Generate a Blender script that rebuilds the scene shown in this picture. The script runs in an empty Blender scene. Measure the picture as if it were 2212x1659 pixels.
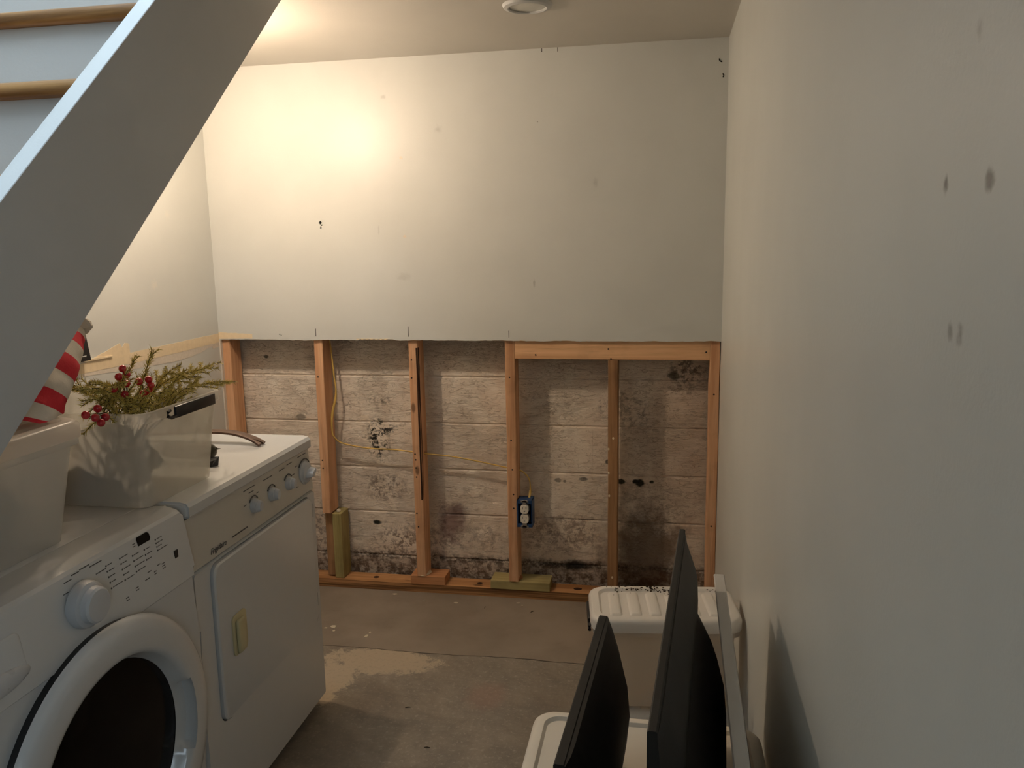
import bpy, bmesh, math, random
from mathutils import Vector, Matrix, noise
random.seed(7)
S = bpy.context.scene
C = S.collection
# ------------------------------------------------------------------ camera
CX, CY, CZ, YAW, PITCH, ROLL, FPX = -0.2233, -3.1928, 1.4885, 0.1835, 0.1711, 0.0177, 1764.6
cd = bpy.data.cameras.new('camera'); cam = bpy.data.objects.new('camera', cd); C.objects.link(cam)
cd.sensor_fit = 'HORIZONTAL'; cd.sensor_width = 36.0; cd.lens = FPX / 2212 * 36.0
cd.clip_start = 0.02
fw = Vector((-math.sin(YAW)*math.cos(PITCH), math.cos(YAW)*math.cos(PITCH), -math.sin(PITCH)))
rt = Vector((math.cos(YAW), math.sin(YAW), 0)); dn = fw.cross(rt)
r2 = math.cos(ROLL)*rt + math.sin(ROLL)*dn; d2 = -math.sin(ROLL)*rt + math.cos(ROLL)*dn
cam.matrix_world = Matrix((( r2.x, -d2.x, -fw.x, CX), (r2.y, -d2.y, -fw.y, CY), (r2.z, -d2.z, -fw.z, CZ), (0, 0, 0, 1)))
S.camera = cam
# ------------------------------------------------------------------ light
BULB_L = 1080.0            # radiance of the bare bulb
BULB_C = (1.0, 0.775, 0.565)
SKY_C = (0.70, 0.86, 1.0)
SKY_S = 13.0
w = bpy.data.worlds.new('World'); S.world = w; w.use_nodes = True
w.node_tree.nodes['Background'].inputs[0].default_value = (*SKY_C, 1)
w.node_tree.nodes['Background'].inputs[1].default_value = SKY_S
S.view_settings.view_transform = 'Standard'; S.view_settings.look = 'None'
S.view_settings.exposure = 0.0; S.view_settings.gamma = 1.0; S.view_settings.use_curve_mapping = False
def portal(name, loc, rot, sx, sy):
    d = bpy.data.lights.new(name, 'AREA'); d.shape = 'RECTANGLE'; d.size = sx; d.size_y = sy
    d.cycles.is_portal = True
    o = bpy.data.objects.new(name, d); C.objects.link(o); o.location = loc; o.rotation_euler = rot
# room extents: right wall X=0, drywall face Y=0, floor Z=0
WL, HC, HCUT, YB, YR = -2.086, 2.2036, 1.103, 0.128, -6.6
XS = -1.28                                                     # outer face of the stair stringer
WY_0, WY_1, WZ0, WZ1 = -4.30, -3.62, 1.1, 1.75                  # window in the right wall, behind the camera
SY0, SY1, SZ = -3.75, -0.87, 4.3                               # stairwell opening and its skylight height
portal('window_right_offscreen', (0.09, (WY_0+WY_1)/2, (WZ0+WZ1)/2), (0, math.pi/2, 0), WZ1-WZ0, WY_1-WY_0)
portal('stairwell_top_offscreen', ((WL+XS)/2, (SY0+SY1)/2, SZ), (0, 0, 0), XS-WL, SY1-SY0)

# ------------------------------------------------------------------ node materials
class NT:
    def __init__(s, name):
        s.m = bpy.data.materials.new(name); s.m.use_nodes = True
        s.t = s.m.node_tree; s.N = s.t.nodes; s.L = s.t.links
        s.b = s.N['Principled BSDF']; s.out = s.N['Material Output']
    def put(s, sock, v):
        if v is None: return
        if isinstance(v, bpy.types.NodeSocket): s.L.new(v, sock)
        else:
            if hasattr(sock.default_value, '__len__') and not hasattr(v, '__len__'): v = [v]*len(sock.default_value)
            if hasattr(sock.default_value, '__len__') and len(sock.default_value) == 4 and len(v) == 3: v = (*v, 1)
            sock.default_value = v
    def pos(s):
        if not hasattr(s, '_p'): s._p = s.N.new('ShaderNodeNewGeometry').outputs['Position']
        return s._p
    def obj(s):
        if not hasattr(s, '_o'): s._o = s.N.new('ShaderNodeTexCoord').outputs['Object']
        return s._o
    def rnd(s): return s.N.new('ShaderNodeObjectInfo').outputs['Random']
    def sep(s, v):
        n = s.N.new('ShaderNodeSeparateXYZ'); s.L.new(v, n.inputs[0]); return n.outputs
    def scale(s, v, sc, off=None):
        n = s.N.new('ShaderNodeMapping'); s.L.new(v, n.inputs[0]); n.inputs['Scale'].default_value = sc
        if off is not None: s.put(n.inputs['Location'], off)
        return n.outputs[0]
    def noise(s, v, sc, det=4, rough=0.55, dist=0.0):
        n = s.N.new('ShaderNodeTexNoise'); s.L.new(v, n.inputs['Vector']); n.inputs['Scale'].default_value = sc
        n.inputs['Detail'].default_value = det; n.inputs['Roughness'].default_value = rough; n.inputs['Distortion'].default_value = dist
        return n.outputs['Fac']
    def wave(s, v, sc, dist, det=2, dsc=1.0, kind='BANDS', axis='X'):
        n = s.N.new('ShaderNodeTexWave'); s.L.new(v, n.inputs['Vector']); n.wave_type = kind
        if kind == 'BANDS': n.bands_direction = axis
        n.inputs['Scale'].default_value = sc; n.inputs['Distortion'].default_value = dist
        n.inputs['Detail'].default_value = det; n.inputs['Detail Scale'].default_value = dsc
        return n.outputs['Fac']
    def vor(s, v, sc, feat='F1'):
        n = s.N.new('ShaderNodeTexVoronoi'); n.feature = feat; s.L.new(v, n.inputs['Vector']); n.inputs['Scale'].default_value = sc
        return n.outputs['Distance']
    def math(s, op, a, b=None, clamp=False):
        n = s.N.new('ShaderNodeMath'); n.operation = op; n.use_clamp = clamp
        s.put(n.inputs[0], a); s.put(n.inputs[1], b); return n.outputs[0]
    def mr(s, v, a, b, c=0.0, d=1.0):
        n = s.N.new('ShaderNodeMapRange'); n.interpolation_type = 'SMOOTHSTEP'; s.put(n.inputs[0], v)
        for i, x in enumerate((a, b, c, d)): n.inputs[1+i].default_value = x
        return n.outputs[0]
    def mix(s, f, a, b, mode='MIX'):
        n = s.N.new('ShaderNodeMix'); n.data_type = 'RGBA'; n.blend_type = mode
        s.put(n.inputs[0], f); s.put(n.inputs[6], a); s.put(n.inputs[7], b); return n.outputs[2]
    def blob(s, ax, c, r, jit=None, a=0.35, b=1.0):
        # soft patch centred at c (two coords on axes ax) with radii r; jit = noise socket that frays its edge
        o = s.sep(s.pos()); acc = None
        for k in (0, 1):
            d = s.math('MULTIPLY', s.math('SUBTRACT', o[ax[k]], c[k]), 1.0/r[k]); d = s.math('MULTIPLY', d, d)
            acc = d if acc is None else s.math('ADD', acc, d)
        acc = s.math('SQRT', acc)
        if jit is not None: acc = s.math('ADD', acc, s.math('MULTIPLY', s.math('SUBTRACT', jit, 0.5), 1.8))
        return s.mr(acc, a, b, 1.0, 0.0)
    def bump(s, h, strength=0.3, dist=0.01, prev=None):
        n = s.N.new('ShaderNodeBump'); s.put(n.inputs['Height'], h)
        n.inputs['Strength'].default_value = strength; n.inputs['Distance'].default_value = dist
        if prev is not None: s.L.new(prev, n.inputs['Normal'])
        return n.outputs[0]
    def fin(s, col, rough=0.5, normal=None, spec=0.5, metal=0.0, coat=0.0):
        s.put(s.b.inputs['Base Color'], col); s.put(s.b.inputs['Roughness'], rough)
        s.b.inputs['Specular IOR Level'].default_value = spec; s.b.inputs['Metallic'].default_value = metal
        s.b.inputs['Coat Weight'].default_value = coat; s.b.inputs['Coat Roughness'].default_value = 0.15
        if normal is not None: s.L.new(normal, s.b.inputs['Normal'])
        return s.m

def srgb(r, g, b):
    f = lambda c: c/255/12.92 if c/255 <= 0.04045 else ((c/255+0.055)/1.055)**2.4
    return (f(r), f(g), f(b))

def m_paint(name, col, rough=0.45, marks=(), ax=(1, 2), spec=0.4, markcol=(0.07, 0.06, 0.055)):
    n = NT(name); p = n.pos()
    v = n.noise(p, 3.0, 3); f = n.noise(p, 160, 3)
    c = n.mix(n.mr(v, 0.3, 0.7), [x*0.95 for x in col], col)
    jit = n.noise(p, 55, 3)
    for (cc, r, st) in marks:
        c = n.mix(n.math('MULTIPLY', n.blob(ax, cc, r, jit, 0.1, 1.0), st), c, markcol)
    return n.fin(c, rough, n.bump(f, 0.12, 0.002), spec)

def m_plain(name, col, rough=0.4, spec=0.5, metal=0.0, coat=0.0, var=0.06, sc=30, bump=0.0):
    n = NT(name); o = n.obj(); v = n.noise(o, sc, 4)
    c = n.mix(v, [x*(1-var) for x in col], [min(1, x*(1+var)) for x in col])
    r = n.math('ADD', rough-0.04, n.math('MULTIPLY', n.noise(o, 9, 3), 0.08))
    return n.fin(c, r, n.bump(n.noise(o, 260, 2), bump, 0.001) if bump else None, spec, metal, coat)

def m_wood(name, c1, c2, axis=2, rough=0.7, knots=True, stain=None, sc=1.0, dirt=0.0):
    n = NT(name); o = n.pos(); off = n.math('MULTIPLY', n.rnd(), 7.0)
    s3 = [34*sc]*3; s3[axis] = 1.6*sc
    cmb = n.N.new('ShaderNodeCombineXYZ')
    for k in range(3): n.L.new(off, cmb.inputs[k])
    add = n.N.new('ShaderNodeVectorMath'); add.operation = 'ADD'; n.L.new(o, add.inputs[0]); n.L.new(cmb.outputs[0], add.inputs[1])
    v = n.scale(add.outputs[0], s3)
    g = n.noise(v, 1.0, 6, 0.6, 0.6); fine = n.noise(n.scale(add.outputs[0], [x*4 for x in s3]), 1.0, 3)
    c = n.mix(n.mr(g, 0.3, 0.72), c1, c2)
    c = n.mix(n.math('MULTIPLY', n.mr(fine, 0.5, 0.8), 0.35), c, [x*0.45 for x in c2])
    if knots:
        s4 = [9.0]*3; s4[axis] = 4.0
        k = n.mr(n.vor(n.scale(add.outputs[0], s4), 1.0), 0.05, 0.11, 1.0, 0.0)
        c = n.mix(n.math('MULTIPLY', k, 0.8), c, [x*0.25 for x in c2])
    big = n.noise(add.outputs[0], 6, 4)
    c = n.mix(n.math('MULTIPLY', n.mr(big, 0.5, 0.75), 0.35+dirt), c, stain or [x*0.4 for x in c2])
    return n.fin(c, rough, n.bump(n.math('ADD', g, n.math('MULTIPLY', fine, 0.5)), 0.35, 0.0015), 0.3)

M = {}
WALL = srgb(207, 209, 205)                                     # the same paint on every wall
M['wall'] = m_paint('wall_paint', WALL, 0.4, ax=(0, 2), marks=[((-0.48, 1.707), (0.014, 0.026), 0.16), ((-1.307, 2.058), (0.016, 0.010), 0.2), ((-0.72, 1.33), (0.006, 0.02), 0.3),
    ((-1.09, 1.93), (0.02, 0.02), 0.18), ((-1.35, 1.55), (0.004, 0.03), 0.15), ((-1.25, 1.36), (0.04, 0.02), 0.12), ((-0.7, 1.94), (0.004, 0.004), 0.9)])
M['wall_r'] = m_paint('right_wall_paint', WALL, 0.4, marks=[((-2.465, 1.529), (0.009, 0.010), 0.8), ((-2.558, 1.527), (0.012, 0.011), 0.75), ((-2.500, 1.413), (0.009, 0.010), 0.5), ((-2.522, 1.413), (0.010, 0.011), 0.55), ((-2.515, 1.635), (0.008, 0.012), 0.3)])
M['wall_l'] = m_paint('left_wall_paint', WALL, 0.4, marks=[((-0.42, 1.36), (0.025, 0.03), 0.5), ((-0.3, 1.62), (0.02, 0.03), 0.3)], markcol=(0.72, 0.68, 0.6))
M['ceil'] = m_paint('ceiling_paint', srgb(196, 190, 180), 0.32, spec=0.5)
M['rearwall'] = m_paint('rear_wall_paint', WALL, 0.4)
M['stair_white'] = m_paint('stair_white_paint', srgb(197, 198, 197), 0.45)
M['paper'] = m_plain('torn_paper', srgb(228, 210, 178), 0.9, 0.2, var=0.12, sc=60)
M['gypsum'] = m_plain('gypsum', srgb(214, 205, 192), 0.95, 0.1, var=0.15, sc=120)
M['dark'] = m_plain('dark_recess', (0.012, 0.009, 0.007), 0.9, 0.1)
M['stud'] = m_wood('fir_stud', srgb(228, 182, 142), srgb(200, 148, 108), 2)
M['stud_old'] = m_wood('old_brown_stud', srgb(172, 132, 94), srgb(134, 98, 66), 2, dirt=0.15)
M['header'] = m_wood('fir_header', srgb(232, 188, 144), srgb(208, 160, 118), 0)
M['plate'] = m_wood('weathered_plate_top', srgb(206, 156, 106), srgb(152, 104, 62), 0, dirt=0.1, sc=0.8)
M['treated'] = m_wood('treated_green_wood', srgb(176, 162, 108), srgb(146, 132, 82), 2, knots=False)
M['treated_x'] = m_wood('treated_green_block', srgb(182, 168, 116), srgb(152, 138, 90), 0, knots=False)
M['block_w'] = m_wood('orange_wood_block', srgb(206, 150, 104), srgb(176, 120, 78), 0, knots=False)
M['tread'] = m_wood('oak_tread', srgb(172, 128, 78), srgb(118, 82, 46), 0, 0.35, knots=False, sc=0.9)
M['bark'] = m_wood('dark_bark', srgb(70, 42, 26), srgb(30, 18, 12), 2, 0.9)
M['enamel'] = m_plain('white_enamel', srgb(205, 206, 205), 0.22, 0.5, var=0.015, coat=0.3)
M['enamel_w'] = m_plain('warm_white_plastic', srgb(198, 194, 184), 0.3, 0.5, var=0.02)
M['knob'] = m_plain('knob_grey_white', srgb(196, 198, 200), 0.28, 0.5, var=0.02)
M['latch'] = m_plain('yellowed_plastic', srgb(196, 186, 146), 0.35, 0.5, var=0.03)
M['print'] = m_plain('grey_print', srgb(92, 90, 88), 0.6, 0.3)
M['black'] = m_plain('black_plastic', (0.012, 0.012, 0.013), 0.38, 0.5, var=0.2)
M['tvblack'] = m_plain('matte_black_plastic', (0.026, 0.0235, 0.021), 0.6, 0.3, var=0.2, bump=0.1)
M['tvbezel'] = m_plain('charcoal_bezel', (0.026, 0.0235, 0.021), 0.6, 0.3, var=0.2, bump=0.1)
M['screen'] = m_plain('dark_screen', (0.006, 0.006, 0.007), 0.12, 0.5)
M['glassdark'] = m_plain('dark_door_glass', (0.005, 0.004, 0.003), 0.10, 0.10)
M['white_pl'] = m_plain('white_bin_plastic', srgb(236, 229, 216), 0.42, 0.5, var=0.03)
M['grey_board'] = m_plain('pale_grey_board', srgb(205, 203, 200), 0.5, 0.4, var=0.03)
M['metal'] = m_plain('steel', (0.5, 0.48, 0.45), 0.35, 0.5, 1.0)
M['screw'] = m_plain('dark_screw', (0.02, 0.016, 0.012), 0.5, 0.5, 0.3)
M['bluebox'] = m_plain('blue_plastic_box', (0.016, 0.06, 0.17), 0.45, 0.5, var=0.2)
M['recept'] = m_plain('white_receptacle', srgb(226, 220, 206), 0.35)
M['cable'] = m_plain('yellow_cable_jacket', srgb(214, 180, 96), 0.45, var=0.06)
M['bar'] = m_plain('brown_painted_steel', srgb(96, 70, 54), 0.5, 0.5, 0.2, var=0.3, sc=70)
M['olive'] = m_plain('olive_tool_body', srgb(62, 56, 38), 0.3, 0.5, 0.2, var=0.25)
M['orange_line'] = m_plain('copper_rim', srgb(140, 84, 62), 0.4)
M['berry'] = m_plain('red_berry', (0.46, 0.012, 0.02), 0.22, 0.5, coat=0.3)
M['hat_red'] = m_plain('red_felt', (0.55, 0.03, 0.045), 0.85, 0.2, var=0.12, sc=90, bump=0.5)
M['hat_grey'] = m_plain('grey_white_felt', srgb(206, 200, 188), 0.9, 0.2, var=0.08, sc=90, bump=0.5)
M['needle'] = m_plain('evergreen_needles', srgb(184, 168, 86), 0.5, 0.3, var=0.4, sc=60)
M['twig'] = m_plain('dark_twig', srgb(74, 62, 32), 0.7, 0.3)
M['chip'] = m_plain('pale_chip', srgb(208, 196, 172), 0.8, 0.2)
M['crumb'] = m_plain('dark_crumb', srgb(50, 38, 26), 0.9, 0.2)
M['darkred'] = m_plain('dark_red_plastic', (0.12, 0.006, 0.006), 0.4)
M['lens'] = m_plain('frosted_lens', srgb(196, 196, 188), 0.25)
M['stuffing'] = m_plain('pale_packing', srgb(206, 208, 200), 0.8, 0.2, var=0.3, sc=12)
M['stuffing_d'] = m_plain('dark_green_packing', srgb(70, 68, 44), 0.8, 0.2, var=0.6, sc=14)

def m_bulb():
    n = NT('lit_bulb'); e = n.N.new('ShaderNodeEmission'); e.inputs[0].default_value = (*BULB_C, 1); e.inputs[1].default_value = BULB_L
    n.L.new(e.outputs[0], n.out.inputs[0]); return n.m
M['bulb'] = m_bulb()

def m_frost(name, col, trans, tl=0.45):
    # frosted storage-bin plastic: part seen through, part glowing from behind, part solid
    n = NT(name)
    v = n.noise(n.obj(), 14, 3)
    n.fin(n.mix(v, [x*0.94 for x in col], col), 0.3, n.bump(n.noise(n.obj(), 300, 2), 0.1, 0.0005), 0.5)
    t = n.N.new('ShaderNodeBsdfTranslucent'); t.inputs[0].default_value = (*col, 1)
    g = n.N.new('ShaderNodeBsdfTransparent'); g.inputs[0].default_value = (0.93, 0.93, 0.91, 1)
    m1 = n.N.new('ShaderNodeMixShader'); m1.inputs[0].default_value = tl
    n.L.new(n.b.outputs[0], m1.inputs[1]); n.L.new(t.outputs[0], m1.inputs[2])
    m2 = n.N.new('ShaderNodeMixShader'); m2.inputs[0].default_value = trans
    n.L.new(m1.outputs[0], m2.inputs[1]); n.L.new(g.outputs[0], m2.inputs[2]); n.L.new(m2.outputs[0], n.out.inputs[0])
    return n.m
M['frost'] = m_frost('frosted_bin_plastic', srgb(240, 237, 230), 0.58, 0.55)
M['frost2'] = m_frost('cloudy_bin_plastic', srgb(238, 238, 236), 0.52, 0.55)
M['frost_r'] = m_frost('white_cloudy_plastic', srgb(248, 243, 236), 0.16, 0.72)

M['frost_lid'] = m_frost('white_lid_plastic', srgb(248, 243, 235), 0.0, 0.2)

def m_block():
    n = NT('painted_block'); p = n.pos(); off = n.rnd()
    strokes = n.noise(n.scale(p, (16, 16, 95)), 1.0, 6, 0.7, 1.4)
    grit = n.noise(p, 110, 4, 0.7); lump = n.noise(p, 14, 4)
    peel = n.mr(n.noise(n.scale(p, (30, 30, 60)), 1.0, 6, 0.7, 1.5), 0.55, 0.62)
    rough_zone = n.mr(n.noise(p, 4.5, 3), 0.35, 0.65, 0.35, 1.0)
    jit = n.noise(p, 9, 5, 0.7); jf = n.noise(p, 42, 5, 0.75)
    base = n.mix(n.mr(lump, 0.3, 0.7), srgb(248, 236, 218), srgb(236, 220, 200))
    base = n.mix(n.math('MULTIPLY', n.mr(strokes, 0.52, 0.75), 0.45), base, srgb(198, 182, 163))
    c = base
    sep = n.sep(p)
    brown = srgb(96, 66, 42); black = srgb(26, 24, 20); green = srgb(58, 60, 46); pink = srgb(150, 118, 110)
    mask = n.mr(jf, 0.46, 0.58)
    def stain(cen, rad, col, st, fine=True, a=0.3, b=1.0):
        nonlocal c
        f = n.blob((0, 2), cen, rad, jit, a, b)
        if fine: f = n.math('MULTIPLY', f, mask)
        c = n.mix(n.math('MULTIPLY', f, st), c, col)
    stain((-0.15, 0.62), (0.3, 0.5), srgb(176, 148, 124), 0.45, False)
    stain((-0.28, 0.18), (0.22, 0.34), srgb(84, 62, 42), 0.75, False)
    stain((-0.36, 0.8), (0.16, 0.1), srgb(96, 80, 62), 0.45)
    stain((-0.12, 0.97), (0.09, 0.12), srgb(64, 52, 40), 0.7)
    stain((-1.42, 0.44), (0.13, 0.09), brown, 0.65)
    stain((-1.2, 0.22), (0.4, 0.12), brown, 0.45)
    stain((-1.11, 0.28), (0.1, 0.12), pink, 0.8, False)
    stain((-1.09, 0.34), (0.07, 0.05), srgb(126, 104, 100), 0.6, False)
    stain((-1.36, 0.18), (0.12, 0.07), brown, 0.6)
    stain((-0.62, 0.26), (0.25, 0.12), srgb(130, 98, 74), 0.55)
    stain((-1.7, 0.2), (0.12, 0.2), brown, 0.6)
    # rising damp along the foot of the wall
    low = n.mr(n.math('ADD', sep[2], n.math('MULTIPLY', n.math('SUBTRACT', jit, 0.5), 0.16)), 0.06, 0.17, 1.0, 0.0)
    c = n.mix(n.math('MULTIPLY', low, n.mr(jf, 0.38, 0.6, 0.35, 0.9)), c, srgb(88, 62, 40))
    seamd = n.mr(n.math('ABSOLUTE', n.math('SUBTRACT', n.math('ADD', sep[2], n.math('MULTIPLY', jit, 0.02)), 0.128)), 0.004, 0.03, 1.0, 0.0)
    c = n.mix(n.math('MULTIPLY', seamd, n.mr(jf, 0.4, 0.6, 0.1, 0.75)), c, srgb(52, 34, 24))
    stain((-0.6, 0.115), (0.16, 0.035), black, 0.95, False, 0.2, 0.9)
    stain((-1.43, 0.66), (0.075, 0.13), srgb(120, 108, 86), 0.8)
    stain((-1.43, 0.66), (0.055, 0.12), green, 1.0)
    stain((-1.445, 0.67), (0.045, 0.10), black, 0.85)
    stain((-1.40, 0.70), (0.06, 0.03), black, 0.9)
    stain((-1.44, 0.61), (0.03, 0.05), black, 0.9)
    stain((-1.43, 0.82), (0.06, 0.04), srgb(110, 92, 72), 0.7)
    for cen, rad, st in [((-0.386, 0.498), (0.026, 0.012), 1), ((-0.325, 0.5), (0.016, 0.012), 1), ((-0.305, 0.494), (0.02, 0.017), 1), ((-0.257, 0.5), (0.014, 0.01), 1), ((-0.541, 0.502), (0.022, 0.01), 0.7), ((-0.649, 0.494), (0.016, 0.011), 0.6), ((-0.62, 0.49), (0.008, 0.007), 0.6),
                         ((-1.463, 0.27), (0.025, 0.015), 1), ((-0.175, 0.947), (0.03, 0.02), 0.75), ((-1.941, 1.013), (0.016, 0.012), 0.8), ((-1.795, 0.744), (0.03, 0.015), 0.6), ((-0.44, 0.58), (0.012, 0.014), 0.8)]:
        stain(cen, rad, srgb(48, 48, 38), st, False, 0.5, 1.0)
    h = n.math('ADD', n.math('MULTIPLY', strokes, 0.9), n.math('MULTIPLY', grit, 0.4))
    h = n.math('ADD', h, n.math('MULTIPLY', peel, 0.35))
    h = n.math('ADD', n.math('MULTIPLY', h, rough_zone), n.math('MULTIPLY', lump, 0.8))
    return n.fin(c, 0.62, n.bump(h, 1.0, 0.0105), 0.3)
M['block'] = m_block()

def m_floor(name, new_slab):
    n = NT(name); p = n.pos()
    big = n.noise(p, 2.2, 5, 0.6); mid = n.noise(p, 9, 6, 0.7); fine = n.noise(p, 70, 5, 0.7)
    if new_slab:
        c = n.mix(n.mr(big, 0.35, 0.65), srgb(150, 137, 122), srgb(131, 119, 105))
        c = n.mix(n.math('MULTIPLY', n.mr(mid, 0.55, 0.75), 0.35), c, srgb(116, 104, 91))
    else:
        c = n.mix(n.mr(mid, 0.3, 0.7), srgb(126, 118, 107), srgb(152, 141, 126))
        c = n.mix(n.math('MULTIPLY', n.mr(fine, 0.52, 0.68), 0.6), c, srgb(178, 166, 149))
        c = n.mix(n.math('MULTIPLY', n.mr(big, 0.45, 0.65), 0.55), c, srgb(106, 95, 82))
        jit = n.noise(p, 8, 9, 0.85, 0.6)
        pale = n.blob((0, 1), (-1.20, -0.57), (0.30, 0.13), jit, 0.62, 0.74)
        pale2 = n.blob((0, 1), (-1.34, -0.73), (0.12, 0.22), jit, 0.62, 0.74)
        pk = n.math('MAXIMUM', pale, pale2)
        c = n.mix(n.math('MULTIPLY', pk, n.mr(fine, 0.3, 0.5, 0.6, 0.95)), c, srgb(184, 168, 144))
        c = n.mix(n.math('MULTIPLY', n.blob((0, 1), (-0.78, -0.75), (0.1, 0.12), jit, 0.3, 1.0), 0.35), c, srgb(150, 112, 98))
    h = n.math('ADD', n.math('MULTIPLY', mid, 0.8), n.math('MULTIPLY', fine, 0.6))
    return n.fin(c, 0.55, n.bump(n.math('MULTIPLY', h, 0.25 if new_slab else 1.0), 0.5, 0.004), 0.35)
M['floor'] = m_floor('old_concrete', False); M['floor_new'] = m_floor('newer_smooth_concrete', True)

def m_platefront():
    n = NT('weathered_plate_edge'); p = n.pos()
    g = n.noise(n.scale(p, (2.0, 30, 150)), 1.0, 4, 0.6, 0.5)
    c = n.mix(n.mr(g, 0.4, 0.6), srgb(118, 84, 54), srgb(180, 134, 90))
    return n.fin(c, 0.8, n.bump(g, 0.7, 0.003), 0.2)
M['platefront'] = m_platefront()

# ------------------------------------------------------------------ mesh helpers (all coordinates are world metres)
ORG = {}
def smooth(me, ang=35):
    for p in me.polygons: p.use_smooth = True
    me.set_sharp_from_angle(angle=math.radians(ang))
def obj(name, bm, mats, parent=None, sm=True, org=None, ang=35):
    bmesh.ops.recalc_face_normals(bm, faces=bm.faces)
    o0 = Vector(org) if org is not None else (ORG[parent.name] if parent else Vector((0, 0, 0)))
    bm.transform(Matrix.Translation(-o0))
    me = bpy.data.meshes.new(name); bm.to_mesh(me); bm.free()
    for m in (mats if isinstance(mats, (list, tuple)) else [mats]): me.materials.append(M[m])
    if sm: smooth(me, ang)
    o = bpy.data.objects.new(name, me); C.objects.link(o)
    if parent: o.parent = parent; ORG[o.name] = ORG[parent.name]
    else: o.location = o0; ORG[o.name] = o0
    return o
def tag(o, label, cat, group=None):
    o['label'] = label; o['category'] = cat
    if group: o['group'] = group
    return o
def struct(o, label=None):
    o['kind'] = 'structure'
    if label: o['label'] = label
    return o
def thing(name, label, cat, loc, group=None):
    o = bpy.data.objects.new(name, None); C.objects.link(o); o.location = loc; o.empty_display_size = 0.1
    ORG[o.name] = Vector(loc); return tag(o, label, cat, group)
def BM(): return bmesh.new()
def box(bm, x0, x1, y0, y1, z0, z1, bev=0.0, seg=2, rot=None, mi=0):
    r = bmesh.ops.create_cube(bm, size=1.0)
    vs = r['verts']
    c = Vector(((x0+x1)/2, (y0+y1)/2, (z0+z1)/2))
    for v in vs: v.co = Vector((v.co.x*(x1-x0), v.co.y*(y1-y0), v.co.z*(z1-z0)))
    if rot is not None:
        for v in vs: v.co = rot @ v.co
    for v in vs: v.co += c
    fs = set(f for v in vs for f in v.link_faces)
    for f in fs: f.material_index = mi
    if bev:
        es = list(set(e for v in vs for e in v.link_edges))
        g = bmesh.ops.bevel(bm, geom=es, offset=bev, segments=seg, affect='EDGES', profile=0.5)
        for f in g['faces']: f.material_index = mi
    return bm
def loft(bm, loops, cap0=True, cap1=True, closed=True, mi=0):
    rows = [[bm.verts.new(p) for p in lp] for lp in loops]
    n = len(rows[0])
    for a, b in zip(rows, rows[1:]):
        for i in range(n if closed else n-1):
            j = (i+1) % n
            try: bm.faces.new((a[i], a[j], b[j], b[i])).material_index = mi
            except ValueError: pass
    if cap0: bm.faces.new(rows[0][::-1]).material_index = mi
    if cap1: bm.faces.new(rows[-1]).material_index = mi
    return rows
def prism(bm, poly, axis, a0, a1, mi=0):
    # poly: 2D points in the two other axes (in x,y,z order)
    def P(p, a):
        l = list(p); l.insert(axis, a); return l
    loft(bm, [[P(p, a0) for p in poly], [P(p, a1) for p in poly]], mi=mi)
def tube(bm, pts, rad, seg=8, flat=None, mi=0):
    pts = [Vector(p) for p in pts]; n = len(pts)
    rad = rad if isinstance(rad, (list, tuple)) else [rad]*n
    up = Vector((0.13, 0.27, 0.95)); loops = []
    for i, p in enumerate(pts):
        t = (pts[min(i+1, n-1)] - pts[max(i-1, 0)]).normalized()
        u = t.cross(up).normalized() if abs(t.dot(up)) < 0.98 else t.cross(Vector((1, 0, 0))).normalized()
        v = t.cross(u).normalized()
        loops.append([p + rad[i]*(math.cos(2*math.pi*k/seg)*u + math.sin(2*math.pi*k/seg)*v*(flat or 1)) for k in range(seg)])
    loft(bm, loops, mi=mi)
def catmull(pts, sub=8):
    pts = [Vector(p) for p in pts]; out = []
    for i in range(len(pts)-1):
        a, b, c, d = pts[max(i-1, 0)], pts[i], pts[i+1], pts[min(i+2, len(pts)-1)]
        for k in range(sub):
            t = k/sub
            out.append(0.5*((2*b) + (c-a)*t + (2*a-5*b+4*c-d)*t*t + (3*b-a-3*c+d)*t**3))
    out.append(pts[-1]); return out
def lathe(bm, prof, c, axis=2, seg=32, cap0=True, cap1=True, mi=0):
    # prof: (radius, height along axis)
    loops = []
    a1, a2 = [(1, 2), (2, 0), (0, 1)][axis]
    for r, h in prof:
        lp = []
        for k in range(seg):
            p = [0, 0, 0]; p[axis] = c[axis]+h; p[a1] = c[a1]+r*math.cos(2*math.pi*k/seg); p[a2] = c[a2]+r*math.sin(2*math.pi*k/seg)
            lp.append(p)
        loops.append(lp)
    loft(bm, loops, cap0, cap1, mi=mi)
def ball(bm, c, r, u=12, v=8, sc=(1, 1, 1), mi=0):
    m = Matrix.Translation(c) @ Matrix.Diagonal((r*sc[0], r*sc[1], r*sc[2], 1))
    g = bmesh.ops.create_uvsphere(bm, u_segments=u, v_segments=v, radius=1.0, matrix=m)
    for f in set(f for q in g['verts'] for f in q.link_faces): f.material_index = mi
def rrect(w, d, r, n=5):
    out = []
    for (sx, sy, a0) in ((1, 1, 0), (-1, 1, 90), (-1, -1, 180), (1, -1, 270)):
        for k in range(n+1):
            a = math.radians(a0 + 90*k/n)
            out.append((sx*(w/2-r)+r*math.cos(a), sy*(d/2-r)+r*math.sin(a)))
    return out
def rl(cx, cy, z, w, d, r, rz=0.0, n=5):
    c, s = math.cos(rz), math.sin(rz)
    return [(cx+c*x-s*y, cy+s*x+c*y, z) for x, y in rrect(w, d, r, n)]
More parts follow.
